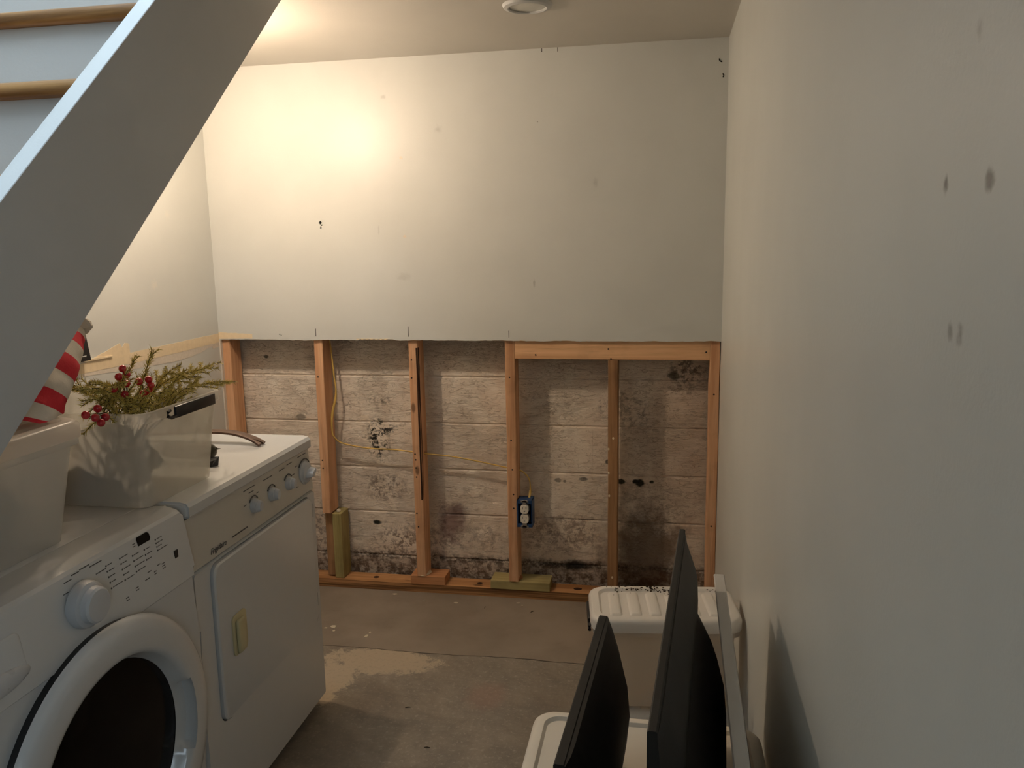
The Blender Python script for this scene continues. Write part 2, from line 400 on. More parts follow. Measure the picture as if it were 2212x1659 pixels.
def text(name, s, size, mat, parent, origin, xdir, ydir, shear=0.0, depth=0.0004, sx=1.0):
    cu = bpy.data.curves.new('t', 'FONT'); cu.body = s; cu.size = size; cu.shear = shear; cu.extrude = depth
    t = bpy.data.objects.new('t', cu); C.objects.link(t)
    bpy.context.view_layer.update()
    me = bpy.data.meshes.new_from_object(t.evaluated_get(bpy.context.evaluated_depsgraph_get()))
    bpy.data.objects.remove(t); bpy.data.curves.remove(cu)
    bm = BM(); bm.from_mesh(me); bpy.data.meshes.remove(me)
    x = Vector(xdir).normalized(); y = Vector(ydir).normalized(); z = x.cross(y)
    m = Matrix(((x.x*sx, y.x, z.x, origin[0]), (x.y*sx, y.y, z.y, origin[1]), (x.z*sx, y.z, z.z, origin[2]), (0, 0, 0, 1)))
    bm.transform(m)
    return obj(name, bm, mat, parent, sm=False)

def carve(o, bm):
    # cut the closed shape bm (world metres) out of o, as a drill or saw would
    bmesh.ops.recalc_face_normals(bm, faces=bm.faces); bm.transform(Matrix.Translation(-ORG[o.name]))
    me = bpy.data.meshes.new('cut'); bm.to_mesh(me); bm.free()
    c = bpy.data.objects.new('cut', me); C.objects.link(c); bpy.context.view_layer.update(); c.matrix_world = o.matrix_world
    m = o.modifiers.new('cut', 'BOOLEAN'); m.operation = 'DIFFERENCE'; m.solver = 'EXACT'; m.object = c
    bpy.context.view_layer.update()
    new = bpy.data.meshes.new_from_object(o.evaluated_get(bpy.context.evaluated_depsgraph_get()))
    o.modifiers.clear(); old = o.data; nm = old.name; o.data = new
    bpy.data.objects.remove(c); bpy.data.meshes.remove(me); bpy.data.meshes.remove(old); new.name = nm
    return o

# ================================================================== SETTING
b = BM(); box(b, WL-0.1, 0.1, YR-0.1, 0.33, -0.09, -0.035)
ed = []
for i in range(221):
    x = WL-0.1 + (0.2-WL)*i/220
    ed.append((x, -0.490 + 0.016*noise.noise((x*2.2, 5.0, 0)) + 0.007*noise.noise((x*9, 2.0, 0)) + 0.0035*noise.noise((x*34, 8.0, 0)), 0.0035 + 0.008*abs(noise.noise((x*7, 4.0, 0)))))
prism(b, [(WL-0.1, YR-0.1), (0.1, YR-0.1)] + [(x, y-g/2) for x, y, g in reversed(ed)], 2, -0.085, 0.0, 0)
prism(b, [(x, y+g/2) for x, y, g in ed] + [(0.1, 0.33), (WL-0.1, 0.33)], 2, -0.085, 0.0, 1)
struct(obj('floor', b, ['floor', 'floor_new'], sm=False), 'bare concrete basement floor, patched smoother along the back wall')
# back wall: upper drywall with a ragged cut edge
b = BM(); N = 260; xs = [WL + (0-WL)*i/N for i in range(N+1)]
def cut(x):
    z = HCUT + 0.0020*noise.noise((x*38, 3.1, 0)) + 0.0030*noise.noise((x*11, 7.7, 0)) + 0.0012*noise.noise((x*120, 1, 0))
    if -1.30 > x > -1.46: z += 0.004
    return z
rw_ = loft(b, [[(x, 0.0, cut(x)) for x in xs], [(x, 0.0, HC-0.0002) for x in xs], [(x, 0.0127, HC-0.0002) for x in xs], [(x, 0.0127, cut(x)+0.002*noise.noise((x*60, 9, 0))) for x in xs], [(x, 0.0, cut(x)) for x in xs]], False, False, closed=False)
for k in (0, -1): b.faces.new([rw_[r][k] for r in range(4)])
bmesh.ops.remove_doubles(b, verts=b.verts, dist=1e-6)
wall_back = struct(obj('wall_back', b, 'wall', sm=False), 'painted drywall back wall cut away below, framing studs exposed')
b = BM(); box(b, 0.0, 0.1, WY_1, 0.3, 0.0, HC+0.1); box(b, 0.0, 0.1, YR, WY_0, 0.0, HC+0.1); box(b, 0.0, 0.1, WY_0, WY_1, 0.0, WZ0); box(b, 0.0, 0.1, WY_0, WY_1, WZ1, HC+0.1)
wall_right = struct(obj('wall_right', b, 'wall_r', sm=False), 'plain painted right wall with small dark smudges')
b = BM()
box(b, WL-0.1, WL, YR-0.1, 0.0, 0.0, SZ); box(b, WL-0.1, WL-0.004, 0.0, 0.33, 0.0, HC+0.1)
wall_left = struct(obj('wall_left', b, 'wall_l', sm=False), 'painted left wall with torn seam above the appliances')
for x0, x1, y0, y1 in ((XS, 0.0, YR, 0.33), (WL, XS, SY1, 0.33), (WL, XS, YR, SY0)):
    b = BM(); box(b, x0, x1, y0, y1, HC, HC+0.1); struct(obj('ceiling', b, 'ceil', sm=False), 'painted basement ceiling')
b = BM(); box(b, WL-0.1, 0.1, YR-0.1, YR, 0, HC+0.1)
struct(obj('wall_rear', b, 'rearwall', sm=False), 'plain painted rear wall')
b = BM()
for (y0, y1, z0, z1) in ((WY_0, WY_0+0.05, WZ0, WZ1), (WY_1-0.05, WY_1, WZ0, WZ1), (WY_0, WY_1, WZ0, WZ0+0.05), (WY_0, WY_1, WZ1-0.05, WZ1), ((WY_0+WY_1)/2-0.015, (WY_0+WY_1)/2+0.015, WZ0, WZ1)):
    box(b, 0.02, 0.08, y0, y1, z0, z1, 0.004, 1)
struct(obj('window_1', b, 'stair_white'), 'white framed window')
# stairwell shaft going up to the storey above
for nm, a in (('wall_stairwell_side', (XS+0.006, XS+0.1, SY0, SY1)), ('wall_stairwell_front', (WL, XS+0.1, SY1, SY1+0.1)), ('wall_stairwell_rear', (WL, XS+0.1, SY0-0.1, SY0))):
    b = BM(); box(b, *a, HC+0.1, SZ); struct(obj(nm, b, 'stair_white', sm=False), 'painted stairwell wall')

# block foundation wall: mortar backing with every block a piece of its own
b = BM(); box(b, WL-0.004, 0.0, YB+0.0048, YB+0.2, 0.0, HC)
wall_f = struct(obj('wall_foundation', b, 'block', sm=False), 'painted concrete block foundation wall stained with damp and mould')
BW, BH, Z0 = 0.4064, 0.2032, 0.1191
def block_mesh(w, h):
    bm = BM(); n = 6
    # front face as a small grid so each block is a little uneven; edges eased back into the joint
    gx, gz, e = 8, 4, 0.0045
    pts = {}
    for i in range(gx+1):
        for k in range(gz+1):
            x = -w/2 + w*i/gx; z = -h/2 + h*k/gz
            y = 0.0006*noise.noise((x*20, z*20, 3))
            if k in (0, gz): y += 0.0042
            pts[i, k] = bm.verts.new((x, y, z))
    zs = [-h/2, -h/2+e, 0, h/2-e, h/2]
    for (i, k), v in pts.items(): v.co.z = zs[k]
    for i in range(gx):
        for k in range(gz): bm.faces.new((pts[i, k], pts[i+1, k], pts[i+1, k+1], pts[i, k+1]))
    ring = [pts[i, 0] for i in range(gx)] + [pts[gx, k] for k in range(gz)] + [pts[gx-i, gz] for i in range(gx)] + [pts[0, gz-k] for k in range(gz)]
    back = [bm.verts.new((v.co.x, 0.05, v.co.z)) for v in ring]
    for i in range(len(ring)):
        j = (i+1) % len(ring); bm.faces.new((ring[j], ring[i], back[i], back[j]))
    bmesh.ops.recalc_face_normals(bm, faces=bm.faces)
    me = bpy.data.meshes.new('block'); bm.to_mesh(me); bm.free(); me.materials.append(M['block']); smooth(me, 30); return me
full = block_mesh(BW-0.0003, BH-0.0035); low = block_mesh(BW-0.0003, Z0-0.004)
rb = random.Random(3)
for row in range(-1, 6):
    za, zb = (0.0, Z0) if row < 0 else (Z0+BH*row, Z0+BH*(row+1))
    if za > 1.2: continue
    xo = -2.3 + (0.2032 if row % 2 else 0.0) - 0.03
    for col in range(7):
        xc = xo + BW*col
        if xc - BW/2 > -0.02 or xc + BW/2 < WL+0.02: continue
        o = bpy.data.objects.new('block', low if row < 0 else full); C.objects.link(o); o.parent = wall_f
        o.location = (xc, YB + rb.uniform(-0.0002, 0.0005), (za+zb)/2)

# framing under the cut, all nailed to the wall
def stud(x0, x1, z0, z1, mat='stud', y0=0.0127, dep=0.087, ch=0.0, label=None, tw=0.0, name='stud'):
    bm = BM(); n = 14; loops = []
    for i in range(n+1):
        z = z0 + (z1-z0)*i/n; dx = 0.0012*noise.noise((z*5, x0*9, 0)) + tw*(i/n-0.5); c = ch*(1+0.5*noise.noise((z*9, x0, 4)))
        e = 0.002
        loops.append([(x0+dx+e, y0, z), (x1+dx-max(c, e), y0, z), (x1+dx, y0+max(c*0.6, e), z), (x1+dx, y0+dep, z), (x0+dx, y0+dep, z), (x0+dx, y0+e, z)])
    loft(bm, loops)
    o = obj(name, bm, mat, wall_back)
    if label: o['label'] = label
    return o
def screw(parent, x, z, y=0.0127, r=0.0032):
    bm = BM(); lathe(bm, [(r, -0.0008), (r, 0.0), (r*0.5, 0.0)], (x, y-0.0002, z), 1, 8); return obj('screw', bm, 'screw', parent)
s1 = stud(-2.084, -2.046, 0.038, HCUT+0.06)
s2 = stud(-1.665, -1.627, 0.343, HCUT+0.06, tw=0.006)
s2b = stud(-1.672, -1.634, 0.046, 0.36, 'stud_old', 0.045, 0.055)
s3 = stud(-1.249, -1.211, 0.077, HCUT+0.06, ch=0.006)
bm = BM(); loft(bm, [[(-1.2195+0.002*noise.noise((z*7, 1, 1)), 0.0128, z), (-1.2125, 0.0122, z), (-1.2095, 0.026+0.004*noise.noise((z*9, 2, 1)), z), (-1.213, 0.03, z)] for z in [0.42+0.05*i for i in range(14)]])
o = obj('bark_edge', bm, 'bark', s3); o['label'] = 'dark bark edge and split along the stud corner'
s4 = stud(-0.845, -0.806, 0.077, HCUT+0.06, ch=0.003)
s5 = stud(-0.431, -0.392, 0.039, 1.0265, 'stud_old', label='older brown stud under the header')
s6 = stud(-0.039, -0.0015, 0.039, HCUT+0.06, tw=-0.003)
bm = BM(); box(bm, -0.8055, -0.0395, 0.0127, 0.0507, 1.0275, 1.1165, 0.002, 1); hd = obj('header', bm, 'header', wall_back)
for o_, x, y, z in ((s3, -1.23, 0.066, 0.612), (s4, -0.8255, 0.0725, 0.552)):                    # drilled for the cable
    bm = BM(); lathe(bm, [(0.0085, -0.05), (0.0085, 0.05)], (x, y, z), 0, 16); carve(o_, bm)
bm = BM(); box(bm, WL+0.001, -0.0015, 0.02, 0.108, 0.0005, 0.038, 0.0)
for f in bm.faces: f.material_index = 1 if f.normal.y < -0.5 else 0
pl = obj('bottom_plate', bm, ['plate', 'platefront'], wall_back, sm=False)
for x, rx, rz in ((-1.455, 0.022, 0.012), (-0.985, 0.02, 0.011), (-0.56, 0.03, 0.012)):
    bm = BM(); lathe(bm, [(1.0, 0.0), (1.0, 0.0004), (0.2, 0.0006)], (0, 0, 0), 2, 18); bm.transform(Matrix.Translation((x, 0.065, 0.0379)) @ Matrix.Diagonal((rx*0.6, rz, 1, 1)))
    obj('knot', bm, 'bark', pl)
for par, x, z in ((s2, -1.652, 0.944), (s2, -1.654, 0.58), (s2, -1.653, 0.545), (s3, -1.24, 0.945), (s3, -1.238, 1.02), (s3, -1.238, 0.62), (s3, -1.236, 0.595), (s3, -1.236, 0.56), (s3, -1.235, 0.52), (s3, -1.24, 0.36), (s3, -1.235, 0.3),
                  (s4, -0.828, 0.952), (s4, -0.826, 0.69), (s4, -0.823, 0.566), (s4, -0.82, 0.46), (s4, -0.82, 0.40), (s6, -0.022, 0.895), (s6, -0.02, 0.36), (hd, -0.72, 1.045), (hd, -0.43, 1.07), (hd, -0.42, 1.031), (hd, -0.055, 1.06)):
    screw(par, x, z, r=0.0036)
for x, z in ((-0.41, 0.71), (-0.428, 0.665), (-0.427, 0.565), (-0.425, 0.47), (-0.412, 0.12)):
    bm = BM(); ball(bm, (x, 0.0127, z), 0.004, 8, 6, (1, 0.25, 1.4)); obj('paint_spot', bm, 'paper', s5)
# torn paper where the drywall was cut, at the left corner
def patch(parent, pts, axis, at, th, mat, name='torn_paper'):
    bm = BM(); prism(bm, pts, axis, at, at+th); return obj(name, bm, mat, parent, sm=False)
def frayed(top, bot, n=26, amp=0.003, seed=1):
    out = []
    for side, ln in ((0, top), (1, bot[::-1])):
        for i in range(len(ln)-1):
            for k in range(n//len(ln)):
                t = k/(n//len(ln)); p = Vector(ln[i]).lerp(Vector(ln[i+1]), t)
                out.append((p.x, p.y + amp*noise.noise((p.x*60, seed+side*5, 0))))
        out.append(tuple(ln[-1]))
    return out
patch(wall_back, frayed([(WL, 1.134), (-2.02, 1.131), (-1.932, 1.127)], [(WL, 1.106), (-2.0, 1.107), (-1.932, 1.108)], 24, 0.002, 2), 1, -0.0008, 0.0009, 'paper')
patch(wall_left, frayed([(-1.25, 1.135), (-0.887, 1.124), (-0.62, 1.126), (-0.3, 1.128), (-0.001, 1.130)], [(-1.25, 1.09), (-0.887, 1.092), (-0.62, 1.088), (-0.3, 1.088), (-0.001, 1.092)], 40, 0.002, 3), 0, WL, 0.0012, 'paper')
patch(wall_left, frayed([(-0.87, 1.094), (-0.6, 1.0895), (-0.3, 1.089), (-0.001, 1.094)], [(-0.86, 1.082), (-0.6, 1.066), (-0.3, 1.056), (-0.15, 1.066), (-0.06, 1.083), (-0.055, 1.069), (-0.001, 1.074)], 40, 0.003, 5), 0, WL, 0.0007, 'gypsum')
patch(wall_left, frayed([(-0.82, 1.128), (-0.72, 1.150), (-0.652, 1.168), (-0.64, 1.15), (-0.625, 1.166), (-0.6, 1.158)], [(-0.82, 1.123), (-0.72, 1.124), (-0.6, 1.124)], 36, 0.003, 7), 0, WL, 0.0008, 'paper')
patch(wall_left, frayed([(-0.86, 1.132), (-0.78, 1.1345), (-0.70, 1.130)], [(-0.86, 1.1295), (-0.78, 1.128), (-0.70, 1.126)], 16, 0.001, 8), 0, WL, 0.006, 'paper', 'paper_flap')
bm = BM(); box(bm, WL-0.004, WL+0.006, -0.003, 0.0125, 0.1, HCUT); obj('raw_drywall_edge', bm, 'gypsum', wall_left)
# holes, nicks and pencil ticks on the back wall
def spot(x, z, rx, rz, mat='dark', name='wall_hole', n=9, sd=0):
    bm = BM(); rr = random.Random(sd+int(x*1000)); pts = []
    for k in range(n):
        a = 2*math.pi*k/n; q = rr.uniform(0.6, 1.1); pts.append((x+rx*q*math.cos(a), z+rz*q*math.sin(a)))
    if name == 'wall_hole': prism(bm, pts, 1, -0.004, 0.017); return carve(wall_back, bm)      # a real hole into the stud bay
    prism(bm, pts, 1, -0.0005, 0.0004); return obj(name, bm, mat, wall_back, sm=False)
spot(-1.598, 1.583, 0.007, 0.008); spot(-1.596, 1.564, 0.004, 0.007); spot(-1.592, 1.573, 0.006, 0.004)
spot(-1.808, 1.126, 0.003, 0.003); spot(-1.80, 1.122, 0.003, 0.003)
for x, z in ((-1.245, 1.826), (-1.243, 1.521)): spot(x, z, 0.008, 0.007, 'gypsum', 'filler_dab')
for x, z0, z1 in ((-1.645, 1.118, 1.15), (-1.243, 1.118, 1.16), (-0.825, 1.115, 1.143), (-0.68, 2.19, 2.203), (-0.62, 2.188, 2.203)):
    bm = BM(); box(bm, x-0.0012, x+0.0012, -0.0004, 0.0003, z0, z1); obj('pencil_tick', bm, 'dark', wall_back)
for pts in ([(-0.034, 2.131), (-0.031, 2.123), (-0.023, 2.119)], [(-0.020, 2.079), (-0.0165, 2.073), (-0.0185, 2.066)]):
    bm = BM(); tube(bm, [(p[0], -0.0002, p[1]) for p in pts], 0.0022, 6); obj('nick', bm, 'dark', wall_back)
for i in range(7):
    x = -1.33 - 0.02*i; bm = BM(); pts = [(x, cut(x)+0.002), (x-0.012, cut(x)-0.0035), (x-0.02, cut(x)+0.002)]; prism(bm, pts, 1, -0.001, 0.0)
    obj('paper_fray', bm, 'paper', wall_back, sm=False)

# ================================================================== STAIRCASE
st = thing('staircase', 'white painted staircase with varnished wooden treads above the laundry machines', 'staircase', (-1.68, -3.5, 0))
zt = lambda y: 1.786 + 0.905*(y+1.77)
zl = lambda y: 1.66 + 0.872*(y+1.5)
def stringer(x0, x1):
    bm = BM(); ya, yb = -3.40, -0.874
    poly = [(ya, max(0.002, zl(ya))), (yb, zl(yb)), (yb, zt(yb)), (-3.66, 0.075), (-3.66, 0.002)]
    prism(bm, poly, 0, x0, x1); bmesh.ops.bevel(bm, geom=bm.edges[:], offset=0.0012, segments=1, affect='EDGES')
    return obj('stringer', bm, 'stair_white', st)
stringer(XS-0.04, XS); stringer(WL+0.001, WL+0.031)
XA, XB = WL+0.031, XS-0.041
for k in range(-3, 11):
    yn, zn = -1.744 - 0.22*(k-1), 1.812 - 0.195*(k-1)
    if zn < 0.05 or yn > -1.13: continue
    bm = BM(); prism(bm, [(yn+0.012, zn), (yn+0.25, zn), (yn+0.25, zn-0.03), (yn+0.012, zn-0.03), (yn+0.004, zn-0.026), (yn, zn-0.015), (yn+0.004, zn-0.004)], 0, XA, XB); obj('tread', bm, 'tread', st, ang=50)
    bm = BM(); box(bm, XA, XB, yn+0.027, yn+0.041, zn-0.195, zn-0.0305); obj('riser', bm, 'stair_white', st, sm=False)

# ================================================================== CEILING LIGHTS
rl_ = thing('recessed_light', 'unlit round recessed ceiling light with white trim', 'ceiling light', (-0.642, -0.572, HC-0.012))
bm = BM(); lathe(bm, [(0.058, 0.011), (0.056, 0.003), (0.060, 0.0), (0.072, 0.003), (0.077, 0.0115)], (-0.642, -0.572, HC-0.012), 2, 48, False, False); obj('trim_ring', bm, 'stair_white', rl_)
bm = BM(); lathe(bm, [(0.001, 0.004), (0.03, 0.0045), (0.057, 0.0065), (0.057, 0.0115)], (-0.642, -0.572, HC-0.012), 2, 48); obj('lens', bm, 'lens', rl_)
LX, LY, LZ = -1.67, -0.76, 1.985
la = thing('bulb_fixture', 'bare lit bulb in a white ceiling lampholder', 'ceiling light', (LX, LY, LZ-0.035))
bm = BM(); lathe(bm, [(0.055, HC-LZ-0.001), (0.055, HC-LZ-0.02), (0.03, HC-LZ-0.045), (0.022, 0.055), (0.02, 0.045)], (LX, LY, LZ), 2, 32); obj('lampholder', bm, 'enamel_w', la)
bm = BM(); lathe(bm, [(0.002, -0.022), (0.011, -0.0195), (0.019, -0.010), (0.0215, 0.001), (0.019, 0.014), (0.014, 0.028), (0.012, 0.046)], (LX, LY, LZ), 2, 24); obj('bulb', bm, 'bulb', la)

# ================================================================== DRYER (faces +X)
DX, DY0, DY1 = -1.303, -1.538, -0.852
dr = thing('dryer', 'white clothes dryer with four dials and a square door', 'dryer', (-1.65, (DY0+DY1)/2, 0.03))
XBK = -2.0
bm = BM(); box(bm, XBK, DX-0.0295, DY0+0.004, DY1-0.004, 0.03, 0.86, 0.006, 2); obj('cabinet', bm, 'enamel', dr)
bm = BM(); cyd, czd = -1.1795, 0.5105
fo = lambda x, e: [(x, (DY0+DY1)/2+a_, 0.3795+c_) for a_, c_ in rrect(DY1-DY0-2*e, 0.695-2*e, 0.008, 5)]
fi = lambda x: [(x, cyd+a_, czd+c_) for a_, c_ in rrect(0.5825, 0.4270, 0.031, 5)]
loft(bm, [fo(DX-0.03, 0), fo(DX-0.006, 0), fo(DX-0.0018, 0.0018), fo(DX, 0.0019), fi(DX), fi(DX-0.03), fo(DX-0.03, 0)], False, False)
bmesh.ops.remove_doubles(bm, verts=bm.verts, dist=1e-6); fp = obj('front_panel', bm, 'enamel', dr)
for z in (0.667, 0.368):
    bm = BM(); box(bm, DX-0.010, DX+0.01, -0.8775, -0.869, z-0.022, z+0.022); carve(fp, bm)
bm = BM(); lo = []
prof = [(XBK, 0.866), (DX-0.004, 0.866), (DX+0.001, 0.871), (DX+0.001, 0.893), (DX-0.006, 0.902), (DX-0.02, 0.9055), (XBK, 0.9055)]
prism(bm, prof, 1, DY0-0.001, DY1+0.001); bmesh.ops.bevel(bm, geom=[e for e in bm.edges if abs(e.verts[0].co.y-e.verts[1].co.y) < 1e-6 and abs(abs(e.verts[0].co.y-(DY0+DY1)/2)-0.344) < 0.01], offset=0.006, segments=3, affect='EDGES')
obj('top_panel', bm, 'enamel', dr)
bm = BM(); prof = [(DX-0.03, 0.728), (DX-0.008, 0.728), (DX-0.002, 0.734), (DX-0.010, 0.84), (DX-0.012, 0.862), (DX-0.03, 0.862)]
prism(bm, prof, 1, DY0+0.001, DY1-0.001); cp = obj('control_panel', bm, 'enamel_w', dr)
def drx(z): return DX-0.002-0.008*(z-0.734)/0.106
# door
bm = BM(); d = rrect(0.5745, 0.419, 0.028, 5)
loft(bm, [[(DX+h, cyd+x*s, czd+z*t) for x, z in d] for h, s, t in ((-0.0118, 1, 1), (0.007, 1, 1), (0.011, 0.985, 0.98))]); door = obj('door', bm, 'enamel', dr)
bm = BM(); d = rrect(0.068, 0.108, 0.012, 4)
loft(bm, [[(DX+h, -1.375+x*s, 0.506+z*s) for x, z in d] for h, s in ((0.010, 1), (0.0145, 1), (0.016, 0.94))]); hd_ = obj('door_handle', bm, 'latch', door)
bm = BM(); box(bm, DX+0.015, DX+0.026, -1.40, -1.362, 0.457, 0.548, 0.006, 3); obj('handle_grip', bm, 'latch', hd_)
# dials
def dial(y, z, r, big=False):
    x = drx(z)
    bm = BM(); lathe(bm, [(r*1.45 if big else r*1.12, 0.0), (r*1.42 if big else r*1.1, 0.004), (r*1.25 if big else r*1.0, 0.007), (r*1.15 if big else r*0.98, 0.012 if big else 0.011), (r*0.9, 0.014)], (x, y, z), 0, 32); k = obj('dial', bm, 'knob', dr)
    bm = BM(); n = 12; a = 0.5 if big else 1.15
    # grip: a ridge across the dial, teardrop in section
    lp = []
    for h, s in ((0.010, 1.0), (0.024 if big else 0.018, 0.93), (0.034 if big else 0.024, 0.72)):
        lp.append([])
        for i in range(16):
            t = 2*math.pi*i/16; u = math.cos(t)*r*0.95*s; v = math.sin(t)*r*(0.36 if big else 0.75)*s
            lp[-1].append((x+h, y + u*math.cos(a)-v*math.sin(a), z + u*math.sin(a)+v*math.cos(a)))
    loft(bm, lp); obj('dial_grip', bm, 'knob', k)
    bm = BM(); pts = [(x+0.001, y+1.5*r*math.cos(t)*(1.1 if big else 1), z+1.5*r*math.sin(t)*(1.1 if big else 1)) for t in [math.radians(35+110*i/12) for i in range(13)]]
    tube(bm, pts, 0.0016, 5); obj('dial_scale', bm, 'print', k)
dial(-1.222, 0.796, 0.0185); dial(-1.118, 0.796, 0.0185); dial(-1.012, 0.796, 0.0185); dial(-0.899, 0.798, 0.026, True)
bm = BM()
def dash(bm, x, y0, y1, z, h=0.0022): box(bm, x-0.0008, x+0.0006, y0, y1, z-h/2, z+h/2)
for y0, y1, z in ((-1.265, -1.2, 0.848), (-1.238, -1.212, 0.836), (-1.272, -1.258, 0.81), (-1.198, -1.185, 0.824), (-1.155, -1.1, 0.846), (-1.055, -1.02, 0.846), (-1.005, -0.97, 0.85), (-0.985, -0.965, 0.812), (-0.955, -0.94, 0.83), (-0.93, -0.905, 0.853), (-0.895, -0.87, 0.853), (-0.965, -0.95, 0.768)):
    dash(bm, drx(z), y0, y1, z)
dash(bm, drx(0.752)+0.0005, -1.35, -1.268, 0.753, 0.003)
obj('panel_print', bm, 'print', dr)['kind'] = 'stuff'
text('brand_script', 'Frigidaire', 0.021, 'print', dr, (drx(0.746)+0.0008, -1.455, 0.746), (0, 1, 0), (0, 0, 1), 0.35, 0.0003, 0.95)

# ================================================================== WASHER (faces +X)
WY0, WY1 = -2.246, -1.560
wa = thing('washing_machine', 'white front-loading washing machine with round dark glass door', 'washing machine', (-1.65, (WY0+WY1)/2, 0.02))
bm = BM(); prof = [(XBK, 0.02), (-1.318, 0.02), (-1.312, 0.06), (-1.300, 0.24), (-1.288, 0.45), (-1.282, 0.60), (-1.284, 0.742), (-1.32, 0.742), (-1.32, 0.86), (XBK, 0.86)]
prism(bm, prof, 1, WY0, WY1); bmesh.ops.bevel(bm, geom=[e for e in bm.edges if abs(e.verts[0].co.y-e.verts[1].co.y) < 1e-6 and min(e.verts[0].co.x, e.verts[1].co.x) > -1.33], offset=0.012, segments=3, affect='EDGES'); wc = obj('cabinet', bm, 'enamel', wa)
bm = BM(); lathe(bm, [(0.252, -0.12), (0.252, 0.12)], (-1.30, -1.897, 0.470), 0, 64); carve(wc, bm); smooth(wc.data)      # the porthole behind the door
bm = BM(); box(bm, XBK, -1.4025, WY0+0.001, WY1-0.001, 0.861, 0.905, 0.004, 2); obj('top_panel', bm, 'enamel', wa)
bm = BM(); prof = [(-1.40, 0.861), (-1.40, 0.905), (-1.345, 0.9065), (-1.332, 0.906), (-1.311, 0.8995), (-1.3045, 0.8935), (-1.302, 0.885), (-1.283, 0.765), (-1.281, 0.7445), (-1.319, 0.7445), (-1.319, 0.861)]
prism(bm, prof, 1, WY0, WY1); bmesh.ops.bevel(bm, geom=[e for e in bm.edges if abs(e.verts[0].co.y-e.verts[1].co.y) < 1e-6], offset=0.007, segments=3, affect='EDGES'); obj('control_panel', bm, 'enamel', wa, ang=20)
def wpx(z): return -1.302 + 0.019*(0.885-z)/0.12
bm = BM(); prism(bm, [(-1.7285, 0.8735), (-1.690, 0.8735), (-1.6865, 0.878), (-1.6885, 0.901-0.012), (-1.695, 0.893), (-1.7275, 0.892), (-1.7305, 0.888)], 0, 0, 0.0012)
for v in bm.verts: v.co.x += wpx(v.co.z)-0.0004
obj('display', bm, 'glassdark', wa)
bm = BM(); box(bm, wpx(0.812)-0.001, wpx(0.812)+0.0012, -1.622, -1.609, 0.803, 0.822); obj('badge', bm, 'black', wa)
kx = wpx(0.83)
bm = BM(); lathe(bm, [(0.045, 0.0), (0.0448, 0.012), (0.043, 0.019), (0.038, 0.023), (0.03, 0.024)], (kx, -1.915, 0.831), 0, 40); k = obj('program_knob', bm, 'knob', wa)
bm = BM(); lathe(bm, [(0.036, 0.020), (0.034, 0.034), (0.030, 0.038), (0.02, 0.039)], (kx, -1.915, 0.831), 0, 40); obj('knob_cap', bm, 'knob', k)
bm = BM()
def wd(y, z, l, h=0.0014, dot=True):
    x = wpx(z)
    if dot: box(bm, x-0.001, x+0.001, y-0.0016, y+0.0016, z-0.0016, z+0.0016)
    box(bm, x-0.001, x+0.0007, y+0.005, y+0.005+l, z-h/2, z+h/2)
for i in range(5): wd(-1.832, 0.872-0.0115*i, (0.012, 0.016, 0.014, 0.012, 0.03)[i])
for i in range(5): wd(-1.79, 0.871-0.0115*i, (0.02, 0.012, 0.02, 0.012, 0.024)[i])
for i in range(4): wd(-1.752, 0.862-0.0115*i, (0.016, 0.026, 0.026, 0.026)[i])
for i in range(3): wd(-1.7135, 0.86-0.011*i, (0.014, 0.018, 0.012)[i])
for i in range(4): wd(-1.672, 0.867-0.008*i, (0.018, 0.018, 0.012, 0.03)[i])
for y, z, l in ((-1.955, 0.842, 0.018), (-1.958, 0.865, 0.014), (-1.95, 0.884, 0.02), (-1.928, 0.896-0.006, 0.02), (-1.905, 0.892, 0.026), (-1.88, 0.887, 0.035), (-1.868, 0.868, 0.03),
                (-1.805, 0.79, 0.009), (-1.805, 0.785, 0.009), (-1.771, 0.797, 0.009), (-1.771, 0.792, 0.009), (-1.738, 0.80, 0.015), (-1.725, 0.812, 0.012), (-1.705, 0.805, 0.008), (-1.705, 0.80, 0.008), (-1.69, 0.814, 0.01), (-1.675, 0.806, 0.01), (-1.675, 0.801, 0.01), (-1.675, 0.811, 0.01), (-1.75, 0.883, 0.008), (-1.75, 0.878, 0.008)):
    wd(y, z, l, 0.0016, False)
obj('panel_print', bm, 'print', wa)['kind'] = 'stuff'
# detergent drawer with scooped pull on the far end of the panel
bm = BM(); d = rrect(0.168, 0.082, 0.012, 4)
loft(bm, [[(wpx(0.812+z)+h, -2.152+x*s, 0.812+z*s) for x, z in d] for h, s in ((-0.002, 1), (0.0012, 1), (0.0022, 0.985))]); dd = obj('detergent_drawer', bm, 'enamel', wa)
bm = BM(); ball(bm, (wpx(0.785), -2.135, 0.783), 1.0, 20, 10, (0.010, 0.075, 0.020)); obj('drawer_pull', bm, 'knob', dd)
